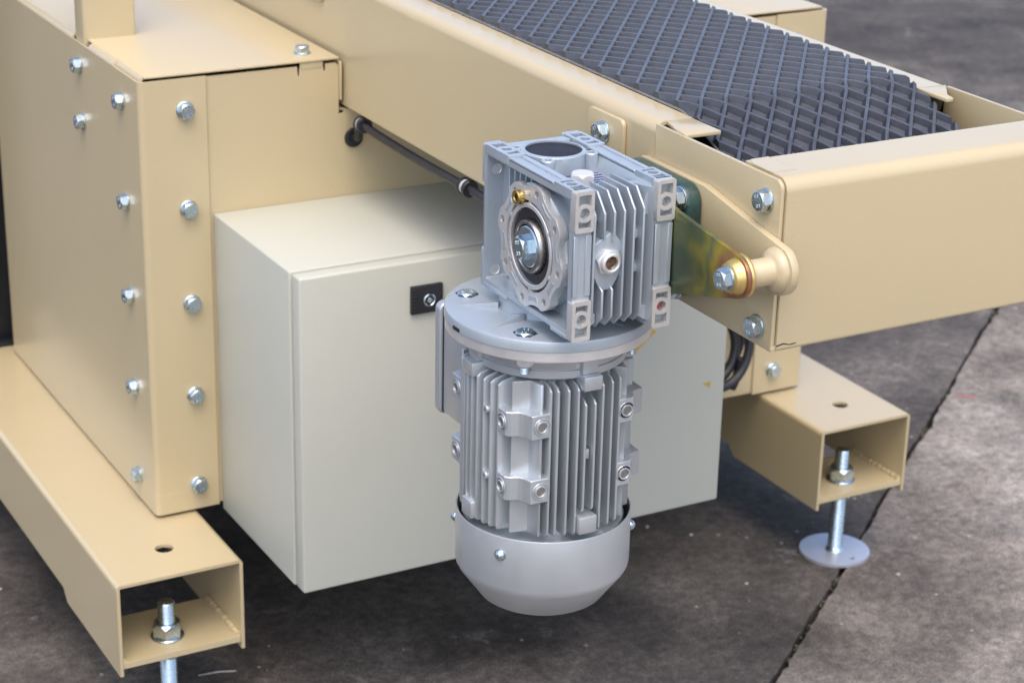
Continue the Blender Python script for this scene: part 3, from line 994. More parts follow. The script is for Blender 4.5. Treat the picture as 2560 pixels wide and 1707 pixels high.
    while s < S3 - 0.012:
        p0 = bmap(s, 0.0002)
        ring = [t.verts.new((BX0 + 0.0004, p0.x, p0.y)), t.verts.new((BX1 - 0.0004, p0.x, p0.y))]
        if prev: t.faces.new((prev[0], prev[1], ring[1], ring[0]))
        prev = ring
        s += 0.05 if s < SL - 0.08 else 0.008
    MB().add(t).obj('belt_underside', M['cable'], o)
build_belt()

# ================================================================== gearbox
gb = thing('gearbox', 'blue grey finned worm gearbox with round bearing cover mounted beside the conveyor rail', 'gearbox', (0.074, -0.486, 0.7365))
XL, XR = 0.0220, 0.1262
YF, YK = -0.5730, -0.3990
ZB, ZU = 0.7495, 0.8905
MX, MY = 0.0722, -0.4450
WT = 0.0098                                            # rim wall
def g(mb, name, mat='gear', par=None, ang=38):
    return mb.obj(name, M[mat], par or gb, ang)

# central housing
q = MB()
q.prism(rpoly([(YF + 0.030, ZB + 0.0082), (YK - 0.0082, ZB + 0.0082), (YK - 0.0082, ZU - 0.030), (YF + 0.060, ZU - 0.030), (YF + 0.030, ZU - 0.050)], 0.006, 4), 'x', XL + 0.0225, XR - 0.0225, bev=0.001)
q.lathe([(0.0490, 0.0), (0.0470, 0.018), (0, 0.018)][::-1], (MX, MY, ZB - 0.0135), 'z', 48)
for xa, xb in ((XL + 0.0178, XL + 0.0200), (XR - 0.0200, XR - 0.0178)):
    q.box(xa, xb, YF + 0.0105, YK - 0.0083, ZB + 0.0083, ZU - 0.0096)
core = g(q, 'housing')

def rim(xo, s):
    """rectangular mounting rim: xo = its outer face, s = direction inwards"""
    D = 0.0188
    e = 0.0032                                          # mid sections lie back behind the pads
    xa, xb = sorted((xo + s * 0.0006, xo + s * D))
    q = MB()
    d_ = 0.0092
    outer = [(YF + d_, ZB + e), (YF + d_, ZB + 0.0380), (YF + e, ZB + 0.0380), (YF + e, ZU - 0.0380), (YF + d_, ZU - 0.0380), (YF + d_, ZU - d_), (YF + 0.0395, ZU - d_), (YF + 0.0395, ZU - e), (YK - 0.0495, ZU - e), (YK - 0.0495, ZU - d_), (YK - e, ZU - d_), (YK - e, ZB + e)]
    ws = 0.0085
    inner = rpoly([(YF + WT + 0.001, ZB + ws), (YK - ws, ZB + ws), (YK - ws, ZU - WT), (YF + WT + 0.001, ZU - WT)], 0.003, 3)
    q.prism(outer, 'x', xa, xb, holes=[inner])
    # long ribs that leave a channel between them on the mid sections
    PL = 0.0420
    for r0, r1 in ((0.0006, 0.0052), (0.0128, D)):
        ra, rb = sorted((xo + s * r0, xo + s * r1))
        q.box(ra, rb, YF + 0.0018, YF + e + 0.001, ZB + PL, ZU - PL, 0.0004, 1)
        q.box(ra, rb, YF + PL, YK - 0.050, ZU - e - 0.001, ZU - 0.0016, 0.0004, 1)
        q.box(ra, rb, YK - e - 0.001, YK - 0.0018, ZB + PL, ZU - PL, 0.0004, 1)
    o = g(q, 'mounting_rim')
    # flare from the housing out to the rim
    q = MB()
    xi = xo + s * D; xj = xo + s * 0.0300
    q.prism([(xi, ZU - 0.0045), (xi, ZU - 0.034), (xj, ZU - 0.034), (xj, ZU - 0.029)], 'y', YF + 0.012, YK - 0.006)
    q.prism([(xi, YF + 0.0045), (xi, YF + 0.034), (xj, YF + 0.034), (xj, YF + 0.029)], 'z', ZB + 0.006, ZU - 0.008)
    q.prism([(xi, YK - 0.0045), (xi, YK - 0.016), (xj, YK - 0.016)], 'z', ZB + 0.006, ZU - 0.008)
    q.prism([(xi, ZB + 0.0045), (xi, ZB + 0.020), (xj, ZB + 0.020), (xj, ZB + 0.012)], 'y', YF + 0.010, YK - 0.006)
    g(q, 'flare', par=o)
    # pads with two pockets and one round hole each
    pa, pb = sorted((xo, xo + s * (D + 0.0006)))
    pc = (pa + pb) / 2; hw = 0.0062
    def pad_faces(c0, c1, flip):
        L = c1 - c0
        f = (lambda t: c0 + t * L) if not flip else (lambda t: c1 - t * L)
        top = [(pc - hw, f(0.10)), (pc + hw, f(0.10)), (pc + hw, f(0.37)), (pc + hw * 0.45, f(0.325)), (pc - hw * 0.45, f(0.325)), (pc - hw, f(0.37))]
        bot = [(pc - hw, f(0.70)), (pc - hw * 0.45, f(0.745)), (pc + hw * 0.45, f(0.745)), (pc + hw, f(0.70)), (pc + hw, f(0.885)), (pc - hw, f(0.885))]
        return [top, bot, circ(pc, f(0.535), 0.0049, 20)]
    def tidy(h):
        return h
    for c0, c1, fl in ((ZU - 0.0385, ZU, True), (ZB, ZB + 0.0385, False)):
        q = MB()
        q.prism(rrect(pa, pb, c0, c1, 0.0022, 3), 'y', YF, YF + 0.0090, holes=[tidy(h) for h in pad_faces(c0, c1, fl)])
        g(q, 'mounting_pad', 'pad', o)
        q = MB()
        q.prism(rrect(pa + 0.0005, pb - 0.0005, c0 + 0.0005, c1 - 0.0005, 0.0022, 3), 'y', YF + 0.0089, YF + 0.0103)
        g(q, 'pad_base', 'gear', o)
    for c0, c1, fl in ((YF + 0.0069, YF + 0.040, False), (YK - 0.050, YK - 0.0043, True)):
        q = MB()
        q.prism(rrect(pa, pb, c0, c1, 0.0018, 3), 'z', ZU - 0.0086, ZU, holes=pad_faces(c0, c1, fl))
        q.prism(rrect(pa + 0.0004, pb - 0.0004, c0 + 0.0004, c1 - 0.0004, 0.0018, 3), 'z', ZU - 0.0097, ZU - 0.0085)
        g(q, 'mounting_pad', 'gear', o)
    # back face pads, plain with a through hole
    for c0, c1 in ((ZU - 0.0385, ZU), (ZB, ZB + 0.0385)):
        q = MB()
        q.prism(rrect(pa, pb, c0, c1, 0.0022, 3), 'y', YK - 0.0040, YK, holes=[circ(pc, (c0 + c1) / 2, 0.0049, 20)])
        g(q, 'mounting_pad', 'gear', o)
    # lower pads under the rim
    for c0, c1 in ((YF + 0.0100, YF + 0.040), (YK - 0.050, YK - 0.0043)):
        g(MB().prism(rrect(pa, pb, c0, c1, 0.0018, 3), 'z', ZB, ZB + 0.0040, bev=0.0006), 'mounting_pad', 'gear', o)
    return o
rl = rim(XL, 1)
rr_ = rim(XR, -1)
# bolt holes seen from inside in the rear wall of the left rim
for z in (0.8660, 0.7660):
    MB().lathe([(0, 0.0), (0.0050, 0.0), (0.0054, 0.0004)], (XL + 0.0100, YK - 0.0090, z), (0, -1, 0), 24).obj('bolt_hole', M['alu'], rl)  # pale discs paint the light seen through the holes
MB().lathe([(0, 0.0), (0.0044, 0.0)], (0.032, YF + 0.0170, ZB + 0.0090), (0, 0, 1), 20).obj('bolt_hole', M['seal'], rl)
MB().lathe([(0, 0.012), (0.0085, 0.012), (0.0095, 0.010), (0.0100, 0.0)], (0.034, YK - 0.050, ZB + 0.0084), (0, 0, 1), 28).obj('cast_boss', M['gear'], rl)
# red cap in the lower right pad, pale end in the upper one
MB().lathe([(0, 0.0), (0.0036, 0.0)], (XR - 0.0106, YF + 0.0060, ZB + 0.0206), (0, -1, 0), 20).obj('plug', M['red'], rr_)

# stiffening ribs inside the left rim
q = MB()
for k in range(5):
    y = -0.4280 - k * 0.0105
    q.box(XL + 0.0125, XL + 0.0240, y - 0.0011, y + 0.0011, ZB + 0.012 if k == 0 else ZU - 0.055, ZU - 0.0100, 0.0004, 1)
    o = g(q, 'cast_rib'); q = MB()

# front cooling fins
fin_x = [0.0434, 0.0537, 0.0640, 0.0743, 0.0846, 0.0945]
def fin_poly(top_back, z0=None, z1=None):
    ro = YF + 0.032
    return [(ro, ZB + 0.0065), (YF + 0.0125, ZB + 0.0065), (YF + 0.0010, ZB + 0.0180), (YF + 0.0010, ZU - 0.0240), (YF + 0.0160, ZU - 0.0070), (top_back - 0.004, ZU - 0.0075), (top_back, ZU - 0.0240), (top_back, ZU - 0.034), (ro, ZU - 0.034)]
for k, x in enumerate(fin_x):
    w_ = 0.0011
    tb = (-0.530, -0.533, -0.527, -0.522, -0.512, -0.508)[k]
    if k in (1, 2):
        up_ = [(YF + 0.032, 0.8460), (YF + 0.0010, 0.8380 + 0.004 * (k == 1)), (YF + 0.0010, ZU - 0.0240), (YF + 0.0160, ZU - 0.0070), (tb, ZU - 0.0075), (tb, ZU - 0.034), (YF + 0.032, ZU - 0.034)]
        dn_ = [(YF + 0.032, ZB + 0.0065), (YF + 0.0125, ZB + 0.0065), (YF + 0.0010, ZB + 0.0180), (YF + 0.0010, 0.7940), (YF + 0.014, 0.8010), (YF + 0.032, 0.8010)]
        g(MB().prism(dn_, 'x', x - w_, x + w_, bev=0.0005, seg=1), 'cooling_fin'); q = MB().prism(up_, 'x', x - w_, x + w_, bev=0.0005, seg=1)
    else:
        q = MB().prism(fin_poly(tb), 'x', x - w_, x + w_, bev=0.0005, seg=1)
    g(q, 'cooling_fin')
# sight glass in its raised boss
SX, SZ = 0.0598, 0.8205
g(MB().prism(rpoly([(SX - 0.014, SZ - 0.012), (SX - 0.006, SZ - 0.028), (SX + 0.006, SZ - 0.028), (SX + 0.0150, SZ - 0.012), (SX + 0.0150, SZ + 0.015), (SX + 0.006, SZ + 0.027), (SX - 0.014, SZ + 0.017)], 0.004, 3), 'y', YF + 0.0060, YF + 0.034, bev=0.001), 'cast_boss')
sg = put('sight_glass', hex_head_mesh(0.0225, 0.0055, 'sight_glass', M['alu']), frame_at((SX, YF + 0.0060, SZ), (0, -1, 0), 0.3), gb)
g(MB().lathe([(0.0064, 0.0035), (0.0064, 0.0090), (0.0078, 0.0096), (0.0096, 0.0086), (0.0106, 0.0050)], (SX, YF + 0.0060, SZ), (0, -1, 0), 40), 'glass_ring', 'alu', sg)
g(MB().lathe([(0, 0.0074), (0.0040, 0.0072), (0.0066, 0.0064)], (SX, YF + 0.0060, SZ), (0, -1, 0), 32), 'glass', 'amber', sg)
# round bumps between the rear fins
for z in (0.8400, 0.8080):
    g(MB().lathe([(0, 0.0045), (0.004, 0.0038), (0.0058, 0.0), (0.0058, -0.012)], (0.0905, YF + 0.0130, z), (0, -1, 0), 24), 'cast_boss')

# output side: lobed bearing cover
def cover_outline():
    pts = []
    n = 8
    for k in range(n):
        a0 = 2 * PI * k / n + R(12)
        # two-hole lobes alternate with hollows
        for t, rr in ((-0.5, 0.0550), (-0.40, 0.0555), (-0.30, 0.0568), (-0.22, 0.0594), (-0.15, 0.0606), (0.0, 0.0612), (0.15, 0.0606), (0.22, 0.0594), (0.30, 0.0568), (0.40, 0.0555)):
            a = a0 + t * 2 * PI / n
            pts.append((AY + rr * math.cos(a), AZ + rr * math.sin(a)))
    return pts
q = MB()
q.lathe([(0.0, 0.030), (0.0585, 0.030), (0.0580, 0.0), (0.0400, 0.0)][::-1], (XL + 0.0060, AY, AZ), 'x', 64)
g(q, 'output_boss')
holes = [circ(AY, AZ, 0.0432, 64)]
for k in range(8):
    a = 2 * PI * k / 8 + R(12)
    holes.append(circ(AY + 0.0535 * math.cos(a), AZ + 0.0535 * math.sin(a), 0.0036, 16))
cov = g(MB().prism(cover_outline(), 'x', XL - 0.0010, XL + 0.0075, holes=holes), 'bearing_cover', 'alu', None, 30)
for k in range(8):
    a = 2 * PI * k / 8 + R(12)
    g(MB().lathe([(0, 0.003), (0.0037, 0.003)], (XL + 0.0010, AY + 0.0535 * math.cos(a), AZ + 0.0535 * math.sin(a)), 'x', 16), 'screw_hole', 'steel', cov)
# hollows cut into the cover between the lobes
for k in range(8):
    a = 2 * PI * (k + 0.5) / 8 + R(12)
    c0, s0 = math.cos(a), math.sin(a)
    pts = []
    for t, rr in ((-0.15, 0.0475), (0.15, 0.0475), (0.17, 0.0520), (0.0, 0.0500), (-0.17, 0.0520)):
        b2 = a + t
        pts.append((AY + rr * math.cos(b2), AZ + rr * math.sin(b2)))
    g(MB().prism(pts, 'x', XL - 0.0013, XL + 0.0), 'cover_hollow', 'gear', cov)
# ring grooves, seal, hub
q = MB()
q.lathe([(0.0432, 0.004), (0.0432, 0.0), (0.0442, -0.0010), (0.0442, 0.004)], (XL, AY, AZ), 'x', 72)
q.lathe([(0.0360, 0.006), (0.0360, -0.0006), (0.0366, -0.0012), (0.0398, -0.0012), (0.0404, -0.0006), (0.0404, 0.006)], (XL, AY, AZ), 'x', 72)
for k in range(6):
    a = 2 * PI * k / 6 + R(28)
    c0, s0 = math.cos(a), math.sin(a)
    pts = [(AY + r * c0 - t * s0, AZ + r * s0 + t * c0) for r, t in ((0.0402, -0.0016), (0.0436, -0.0016), (0.0436, 0.0016), (0.0402, 0.0016))]
    q.prism(pts, 'x', XL - 0.0010, XL + 0.004)
g(q, 'bearing_ring', 'alu', cov, 30)
g(MB().lathe([(0.0403, 0.0035), (0.0433, 0.0035)], (XL, AY, AZ), 'x', 72), 'groove', 'seal', cov)
g(MB().lathe([(0.0362, 0.0030), (0.0345, 0.0016), (0.0270, 0.0022), (0.0250, 0.0040), (0.0215, 0.0040)], (XL, AY, AZ), 'x', 72), 'seal', 'seal', cov)
g(MB().lathe([(0.0250, 0.0045), (0.0250, -0.0025), (0.0240, -0.0040), (0.0215, -0.0040), (0.0205, -0.0025), (0.0205, 0.004), (0, 0.004)], (XL, AY, AZ), 'x', 72), 'hub', 'steel', cov)
put('washer', ring_mesh(0.0196, 0.005, 0.0034, 'washer', M['zinc'], 56), frame_at((XL - 0.0006, AY, AZ), (-1, 0, 0)), gb)
bolt(gb, (XL - 0.0040, AY, AZ), (-1, 0, 0), 0.30, 1.15, False, True)
# brass plug
g(MB().lathe([(0.0032, 0.002), (0.0032, 0.0056), (0.0042, 0.0066), (0.0064, 0.0066), (0.0071, 0.0058), (0.0071, 0.0016), (0.0060, 0.0010), (0.0060, -0.003)], (XL - 0.0006, -0.4766, 0.8597), (-1, 0, 0), 36), 'brass_plug', 'brass')
g(MB().lathe([(0, 0.003), (0.0033, 0.003)], (XL - 0.0006, -0.4766, 0.8597), (-1, 0, 0), 6), 'plug_socket', 'seal')

# top: worm bearing boss with black cap and four lugs
q = MB()
q.lathe([(0.0268, 0.0), (0.0292, 0.0), (0.0308, -0.0012), (0.0312, -0.034)], (MX, MY, ZU), 'z', 64)
q.lathe([(0.0268, 0.0), (0.0268, -0.004)], (MX, MY, ZU), 'z', 64)
tb_ = g(q, 'worm_boss')
for k in range(4):
    a = R(52) + k * PI / 2
    q = MB().lathe([(0.0032, -0.003), (0.0032, 0.0), (0.0056, 0.0), (0.0064, -0.0008), (0.0066, -0.030)], (MX + 0.0355 * math.cos(a), MY + 0.0355 * math.sin(a), ZU - 0.0008), 'z', 24)
    g(q, 'lug', 'gear', tb_)
    g(MB().lathe([(0, 0), (0.0033, 0)], (MX + 0.0355 * math.cos(a), MY + 0.0355 * math.sin(a), ZU - 0.0034), 'z', 16), 'screw_hole', 'steel', tb_)
g(MB().lathe([(0.0268, -0.0028), (0.0262, -0.0012), (0.0245, -0.0010), (0.0235, -0.0018), (0, -0.0016)], (MX, MY, ZU), 'z', 64), 'end_cap', 'cap')
g(MB().box(XL + 0.020, XR - 0.020, YK - 0.020, YK - 0.0065, ZU - 0.034, ZU - 0.0012, 0.0015), 'housing_bridge')
# vent plug and nameplate
VX, VY = 0.0720, -0.4995
g(MB().box(0.0600, 0.1060, -0.5060, -0.4620, 0.855, 0.8722, 0.001), 'cast_platform')
nobj = g(MB().prism(rrect(0.0620, 0.1040, -0.5040, -0.4640, 0.001, 2), 'z', 0.8721, 0.8728), 'nameplate', 'navy')
for k in range(6):
    g(MB().box(0.0640, 0.1020, -0.5020 + k * 0.0066, -0.5006 + k * 0.0066, 0.8727, 0.8730), 'print_line', 'alu', nobj)
vp = put('vent_plug', hex_head_mesh(0.0208, 0.0115, 'vent_plug', M['white']), frame_at((VX, VY, ZU - 0.0195), (0, 0, 1), 0.5), gb)
g(MB().lathe([(0, 0.0), (0.0135, 0.0), (0.0135, 0.004), (0.012, 0.0055), (0, 0.0055)], (VX, VY, ZU - 0.0250), 'z', 32), 'plug_washer', 'alu', vp)
g(MB().lathe([(0.0058, 0.0), (0.0066, 0.0), (0.0066, 0.0002), (0.0058, 0.0002)], (VX, VY, ZU - 0.0089), 'z', 32, closed=True), 'ring_mark', 'redmark', vp)
g(MB().box(VX - 0.0018, VX + 0.0018, VY - 0.0006, VY + 0.0006, ZU - 0.0090, ZU - 0.0086), 'mark', 'redmark', vp)
g(MB().lathe([(0, 0.0), (0.0011, 0.0)], (VX + 0.0015, VY - 0.0121, ZU - 0.0140), (0, -1, 0), 12), 'vent_hole', 'black', vp)

# motor adapter flange (grey disc) with recessed hexagon bolts
q = MB()
q.lathe([(0, 0.0110), (0.0985, 0.0110), (0.1003, 0.0104), (0.1010, 0.0088), (0.1010, 0.0), (0, 0.0)], (MX, MY, 0.7255), 'z', 128)
fl = g(q, 'adapter_flange', 'gear', None, 30)
for k in range(8):
    a = 2 * PI * k / 8 + R(22.5)
    u, v = Vector((math.cos(a), math.sin(a))), Vector((-math.sin(a), math.cos(a)))
    c = Vector((MX, MY))
    t = bmesh.new()
    P = [c + u * 0.050 + v * 0.010, c + u * 0.088 + v * 0.0004, c + u * 0.088 - v * 0.0004, c + u * 0.050 - v * 0.010]
    v0 = [t.verts.new((p.x, p.y, 0.7364)) for p in P]
    zt = (0.7425, 0.7368, 0.7368, 0.7372)
    v1 = [t.verts.new((p.x, p.y, z)) for p, z in zip(P, zt)]
    t.faces.new(v1); t.faces.new(v0[::-1])
    for i in range(4):
        t.faces.new((v0[i], v0[(i + 1) % 4], v1[(i + 1) % 4], v1[i]))
    MB().add(t).obj('flange_rib', M['gear'], fl)
for k in range(4):
    a = R(45) + k * PI / 2
    bx, by = MX + 0.0826 * math.cos(a), MY + 0.0826 * math.sin(a)
    MB().prism(circ(bx, by, 0.0118, 6, 0.4), 'z', 0.7362, 0.7367).obj('pocket_shade', M['seal'], fl)  # thin dark plate laid on top paints the shade of a recess
    put('bolt', HEAD, frame_at((bx, by, 0.7306), (0, 0, 1), 0.4, 1.0), fl)
    put('head_marking', MARK, frame_at((bx, by, 0.7389), (0, 0, 1), 0.4 + k, 1.0), fl)
a = R(181)
MB().box(-0.0060, 0.0060, -0.0004, 0.0004, 0.0, 0.0036).obj('slot_shade', M['black'], fl)  # dark box standing proud, paints the shade inside a notch
ds = [o for o in COL.objects if o.name.startswith('slot_shade')][0]
ds.matrix_parent_inverse = world(fl).inverted()
ds.matrix_basis = Matrix.Translation((MX + 0.1011 * math.cos(a), MY + 0.1011 * math.sin(a), 0.7262)) @ Matrix.Rotation(a + PI / 2, 4, 'Z')

# torque arm, bush and bolt
q = MB()
arm = []
ra = 0.0195
a = R(100)
arm += [(-0.440, 0.8780), (-0.520, 0.8735), (-0.5751, 0.8603)]
while a <= R(258):
    arm.append((BY + ra * math.cos(a), BZ + ra * math.sin(a)))
    a += R(8)
arm += [(-0.5809, 0.7829), (-0.500, 0.7560), (-0.430, 0.7700)]
ta = g(MB().prism(arm, 'x', XR + 0.0004, XR + 0.0048, bev=0.0005), 'torque_arm', 'chromate')
g(MB().lathe([(0.0095, 0.0085), (0.0120, 0.0085), (0.0135, 0.0075), (0.0140, 0.0055), (0.0150, 0.0045), (0.0155, 0.0025), (0.0165, 0.0)], (XR + 0.0003, BY, BZ), (-1, 0, 0), 48), 'bush', 'gold', ta)
g(MB().lathe([(0.0190, 0.0), (0.0195, 0.0008), (0.0195, 0.003), (0.0188, 0.004), (0.010, 0.004)], (XR + 0.0049, BY, BZ), 'x', 48), 'bush', 'gold', ta)
g(MB().lathe([(0, 0.0060), (0.0096, 0.0060), (0.0096, 0.0080)], (XR + 0.0003, BY, BZ), (-1, 0, 0), 32), 'bush_rubber', 'seal', ta)
bolt(gb, (XR - 0.0075, BY, BZ), (-1, 0, 0), 0.2, 0.98)

# ================================================================== electric motor
mo = thing('electric_motor', 'silver finned electric motor hanging upright under the grey gearbox', 'motor', (MX, MY, 0.43))
def mp(mb, name, mat='motor', par=None, ang=38):
    return mb.obj(name, M[mat], par or mo, ang)
mp(MB().lathe([(0, 0.0), (0.0988, 0.0), (0.1000, 0.0012), (0.1000, 0.0104), (0.0992, 0.0108), (0, 0.0108)], (MX, MY, 0.7145), 'z', 128), 'flange_ring', 'alu', None, 30)
mp(MB().lathe([(0.0790, 0.7146), (0.0780, 0.7050), (0.0765, 0.6990), (0.0750, 0.6986), (0.0750, 0.6975), (0.0765, 0.6970), (0.0765, 0.6900), (0.0740, 0.6880), (0.060, 0.6880)], (MX, MY, 0), 'z', 96), 'end_shield')
mp(MB().lathe([(0.0600, 0.690), (0.0600, 0.520), (0.0800, 0.5195), (0.0800, 0.512), (0, 0.512)], (MX, MY, 0), 'z', 96), 'stator_body')
# parallel fins in four groups
ROUT = 0.0835
def fin(group, off, z0, z1, rout=ROUT, w_=0.0012):
    tip = math.sqrt(rout * rout - off * off)
    root = math.sqrt(max(0.0585 ** 2 - off * off, 0.0004))
    pts = rpoly([(root, z0 + 0.000), (tip - 0.002, z0), (tip, z0 + 0.003), (tip, z1 - 0.004), (tip - 0.004, z1 - 0.0005), (root, z1 + 0.006)], 0, 1)
    q = MB().prism(pts, 'y', off - w_, off + w_, bev=0.0007, seg=2)
    rot = Matrix.Translation((MX, MY, 0)) @ Matrix.Rotation(group, 4, 'Z')
    q.bm.transform(rot)
    return mp(q, 'cooling_fin')
for gi, ang in enumerate((PI, -PI / 2, 0, PI / 2)):
    offs = [-0.0375, -0.0285, -0.0192, -0.0095, 0.0003, 0.0103, 0.0200, 0.0290, 0.0375] if gi != 1 else [-0.0375, -0.0310, -0.0215, -0.0122, -0.0042, 0.0062, 0.0150, 0.0270, 0.0385]
    for k, off in enumerate(offs):
        short = gi == 1 and k in (4, 5)
        if gi == 3 and abs(off) < 0.04:
            continue
        fin(ang, off, 0.552 if short else 0.5285, 0.667 if short else 0.6835)
# corner webs and foot pads
for ci in range(4):
    rot = Matrix.Translation((MX, MY, 0)) @ Matrix.Rotation(ci * PI / 2, 4, 'Z')
    def pol(r, d): return (r * math.cos(R(d)), r * math.sin(R(d)))
    q = MB().prism([pol(0.060, -154), pol(0.066, -146), pol(0.0835, -143), pol(0.0735, -132), pol(0.0835, -123.5), pol(0.0825, -121.8), pol(0.072, -126), pol(0.0665, -120), pol(0.060, -116)], 'z', 0.5290, 0.6860, bev=0.0006, seg=1)
    q.bm.transform(rot)
    mp(q, 'corner_web')
    for zc_ in (0.6455, 0.5790):
        P_ = [(-0.058, -0.038), (-0.0745, -0.0375), (-0.0745, -0.0530), (-0.0700, -0.0570), (-0.0635, -0.0590), (-0.0600, -0.0645), (-0.0570, -0.0740), (-0.0375, -0.0745), (-0.038, -0.058)]
        q = MB().prism(rpoly(P_, [0, 0.002, 0.001, 0.004, 0.004, 0.004, 0.001, 0.002, 0], 3), 'z', zc_ - 0.0125, zc_ + 0.0125, bev=0.0008, seg=1)
        q.bm.transform(rot)
        pad_ = mp(q, 'foot_pad')
        for o_, nrm in (((-0.0745, -0.0462, zc_), (-1, 0, 0)), ((-0.0468, -0.0745, zc_), (0, -1, 0))):
            o3 = rot @ Vector(o_); n3 = rot.to_3x3() @ Vector(nrm)
            q = MB().lathe([(0.0046, -0.004), (0.0046, 0.0012), (0.0052, 0.0016), (0.0062, 0.0014), (0.0064, 0.0), (0.0078, 0.0), (0.0080, 0.0006), (0.0086, 0.0006), (0.0090, 0.0)], o3, n3, 32)
            mp(q, 'threaded_boss', 'motor', pad_, 25)
            mp(MB().lathe([(0, 0.0004), (0.0018, 0.0003), (0.0047, 0.0003)], o3, n3, 24), 'bolt_hole', 'steel', pad_)
# lugs for the tie bolts, small pins
for gi, ang in enumerate((PI, -PI / 2, 0)):
    rot = Matrix.Translation((MX, MY, 0)) @ Matrix.Rotation(ang, 4, 'Z')
    for (z0, z1, r1, wy) in ((0.6935, 0.7100, 0.0815, 0.0085), (0.6790, 0.6935, 0.0880, 0.0100), (0.5300, 0.5480, 0.0870, 0.0100)):
        q = MB().box(0.060, r1, -wy, wy, z0, z1, 0.0014)
        q.bm.transform(rot)
        mp(q, 'lug')
rot = Matrix.Translation((MX, MY, 0)) @ Matrix.Rotation(PI, 4, 'Z')
for z in (0.6512, 0.5823):
    o3 = rot @ Vector((0.0700, 0.0245, z)); n3 = rot.to_3x3() @ Vector((1, 0, 0))
    pn = mp(MB().lathe([(0, 0.0110), (0.0034, 0.0110), (0.0042, 0.0100), (0.0042, 0.0)], o3, n3, 20), 'pin')
    mp(MB().lathe([(0, 0.0112), (0.0010, 0.0112)], o3, n3, 10), 'pin_hole', 'seal', pn)
mp(MB().box(MX - 0.0036, MX + 0.0034, MY - 0.0785, MY - 0.060, 0.6050, 0.6150, 0.0006), 'pin')
# nuts and bolt ends under the flange
NUT = hex_head_mesh(0.0165, 0.0095, 'nut', M['alu'])
for k in range(4):
    a = R(45) + k * PI / 2
    bx, by = MX + 0.0826 * math.cos(a), MY + 0.0826 * math.sin(a)
    nt_ = put('nut', NUT, frame_at((bx, by, 0.7145), (0, 0, -1), 0.3), mo)
    pf = [(0, 0.0)]
    for i in range(5):
        pf += [(0.0042, i * 0.002), (0.0049, i * 0.002 + 0.0008), (0.0042, i * 0.002 + 0.0019)]
    mp(MB().lathe(pf[::1], (bx, by, 0.6965), 'z', 20), 'bolt_end', 'zinc', nt_)
# fan cowl: open at the top, tapering to a flat bottom
prof = [(0.0858, 0.5248), (0.0872, 0.5250), (0.0876, 0.5240), (0.0876, 0.4700), (0.0868, 0.4660), (0.0850, 0.4625), (0.0640, 0.4335), (0.0610, 0.4315), (0.0560, 0.4310), (0, 0.4310)]
inn = [(0, 0.4330), (0.0560, 0.4330), (0.0620, 0.4345), (0.0850, 0.4665), (0.0862, 0.4700), (0.0862, 0.5230)]
mp(MB().lathe(inn[::1] + prof, (MX, MY, 0), 'z', 128), 'fan_cowl', 'motor', None, 25)
mp(MB().lathe([(0, 0.480), (0.0850, 0.480)], (MX, MY, 0), 'z', 64), 'fan_disc', 'black')
q = MB()
for k in range(12):
    a = 2 * PI * k / 12
    q2 = MB().box(0.02, 0.074, -0.001, 0.001, 0.4805, 0.503)
    q2.bm.transform(Matrix.Translation((MX, MY, 0)) @ Matrix.Rotation(a, 4, 'Z'))
    mp(q2, 'fan_blade', 'black')
for d in (-147.5, -32.5, 32.5, 147.5):
    a = R(d)
    n3 = Vector((math.cos(a), math.sin(a), 0))
    o3 = Vector((MX, MY, 0.5057)) + n3 * 0.0876
    s_ = mp(MB().lathe([(0, 0.0046), (0.0020, 0.0044), (0.0040, 0.0030), (0.0050, 0.0010), (0.0052, 0.0004), (0.0062, 0.0004), (0.0062, 0.0)], o3, n3, 28), 'cowl_screw', 'zinc')
    tng = Vector((-n3.y, n3.x, 0))
    for dv in (tng, Vector((0, 0, 1))):
        ot = (Vector((0, 0, 1)) if dv is tng else tng)
        q = MB()
        t = bmesh.new()
        c0 = o3 + n3 * 0.0040
        vs = [t.verts.new(c0 + dv * sx * 0.0022 + ot * sy * 0.0005 + n3 * sz * 0.0008) for sz in (0, 1) for sx, sy in ((-1, -1), (1, -1), (1, 1), (-1, 1))]
        t.faces.new(vs[:4]); t.faces.new(vs[4:][::-1])
        for i in range(4):
            t.faces.new((vs[i], vs[(i + 1) % 4], vs[4 + (i + 1) % 4], vs[4 + i]))
        MB().add(t).obj('cross_slot', M['steel'], s_)
# terminal box on the far side
tx0, tx1 = 0.0190, 0.1250
tb2 = mp(MB().box(tx0, tx1, -0.385, -0.3260, 0.5870, 0.7020, 0.004, 3), 'terminal_box')
mp(MB().box(tx0 + 0.001, tx1 - 0.001, -0.3262, -0.3235, 0.5880, 0.7010), 'gasket', 'black', tb2)
mp(MB().prism(rrect(tx0 - 0.0025, tx1 + 0.0025, 0.5835, 0.7045, 0.008, 5), 'y', -0.3236, -0.3120, bev=0.0025, seg=3), 'lid', 'motor', tb2)

# ================================================================== power cable under the rail
ca = thing('power_cable', 'black power cable running under the near conveyor rail from a round grommet', 'cable', (0.19, 0.2652, 0.7036))
path = [(0.1905, 0.300, 0.7036), (0.1905, 0.262, 0.7040), (0.1895, 0.249, 0.7085), (0.1870, 0.241, 0.7180), (0.1845, 0.234, 0.7275), (0.1825, 0.222, 0.7325), (0.1815, 0.205, 0.7325), (0.1825, 0.170, 0.7305), (0.1830, 0.120, 0.7292), (0.1825, 0.070, 0.7290), (0.1812, 0.010, 0.7300), (0.1800, -0.040, 0.7315), (0.1795, -0.068, 0.7325), (0.1800, -0.110, 0.7315), (0.185, -0.18, 0.7300), (0.195, -0.28, 0.7280), (0.22, -0.36, 0.735)]
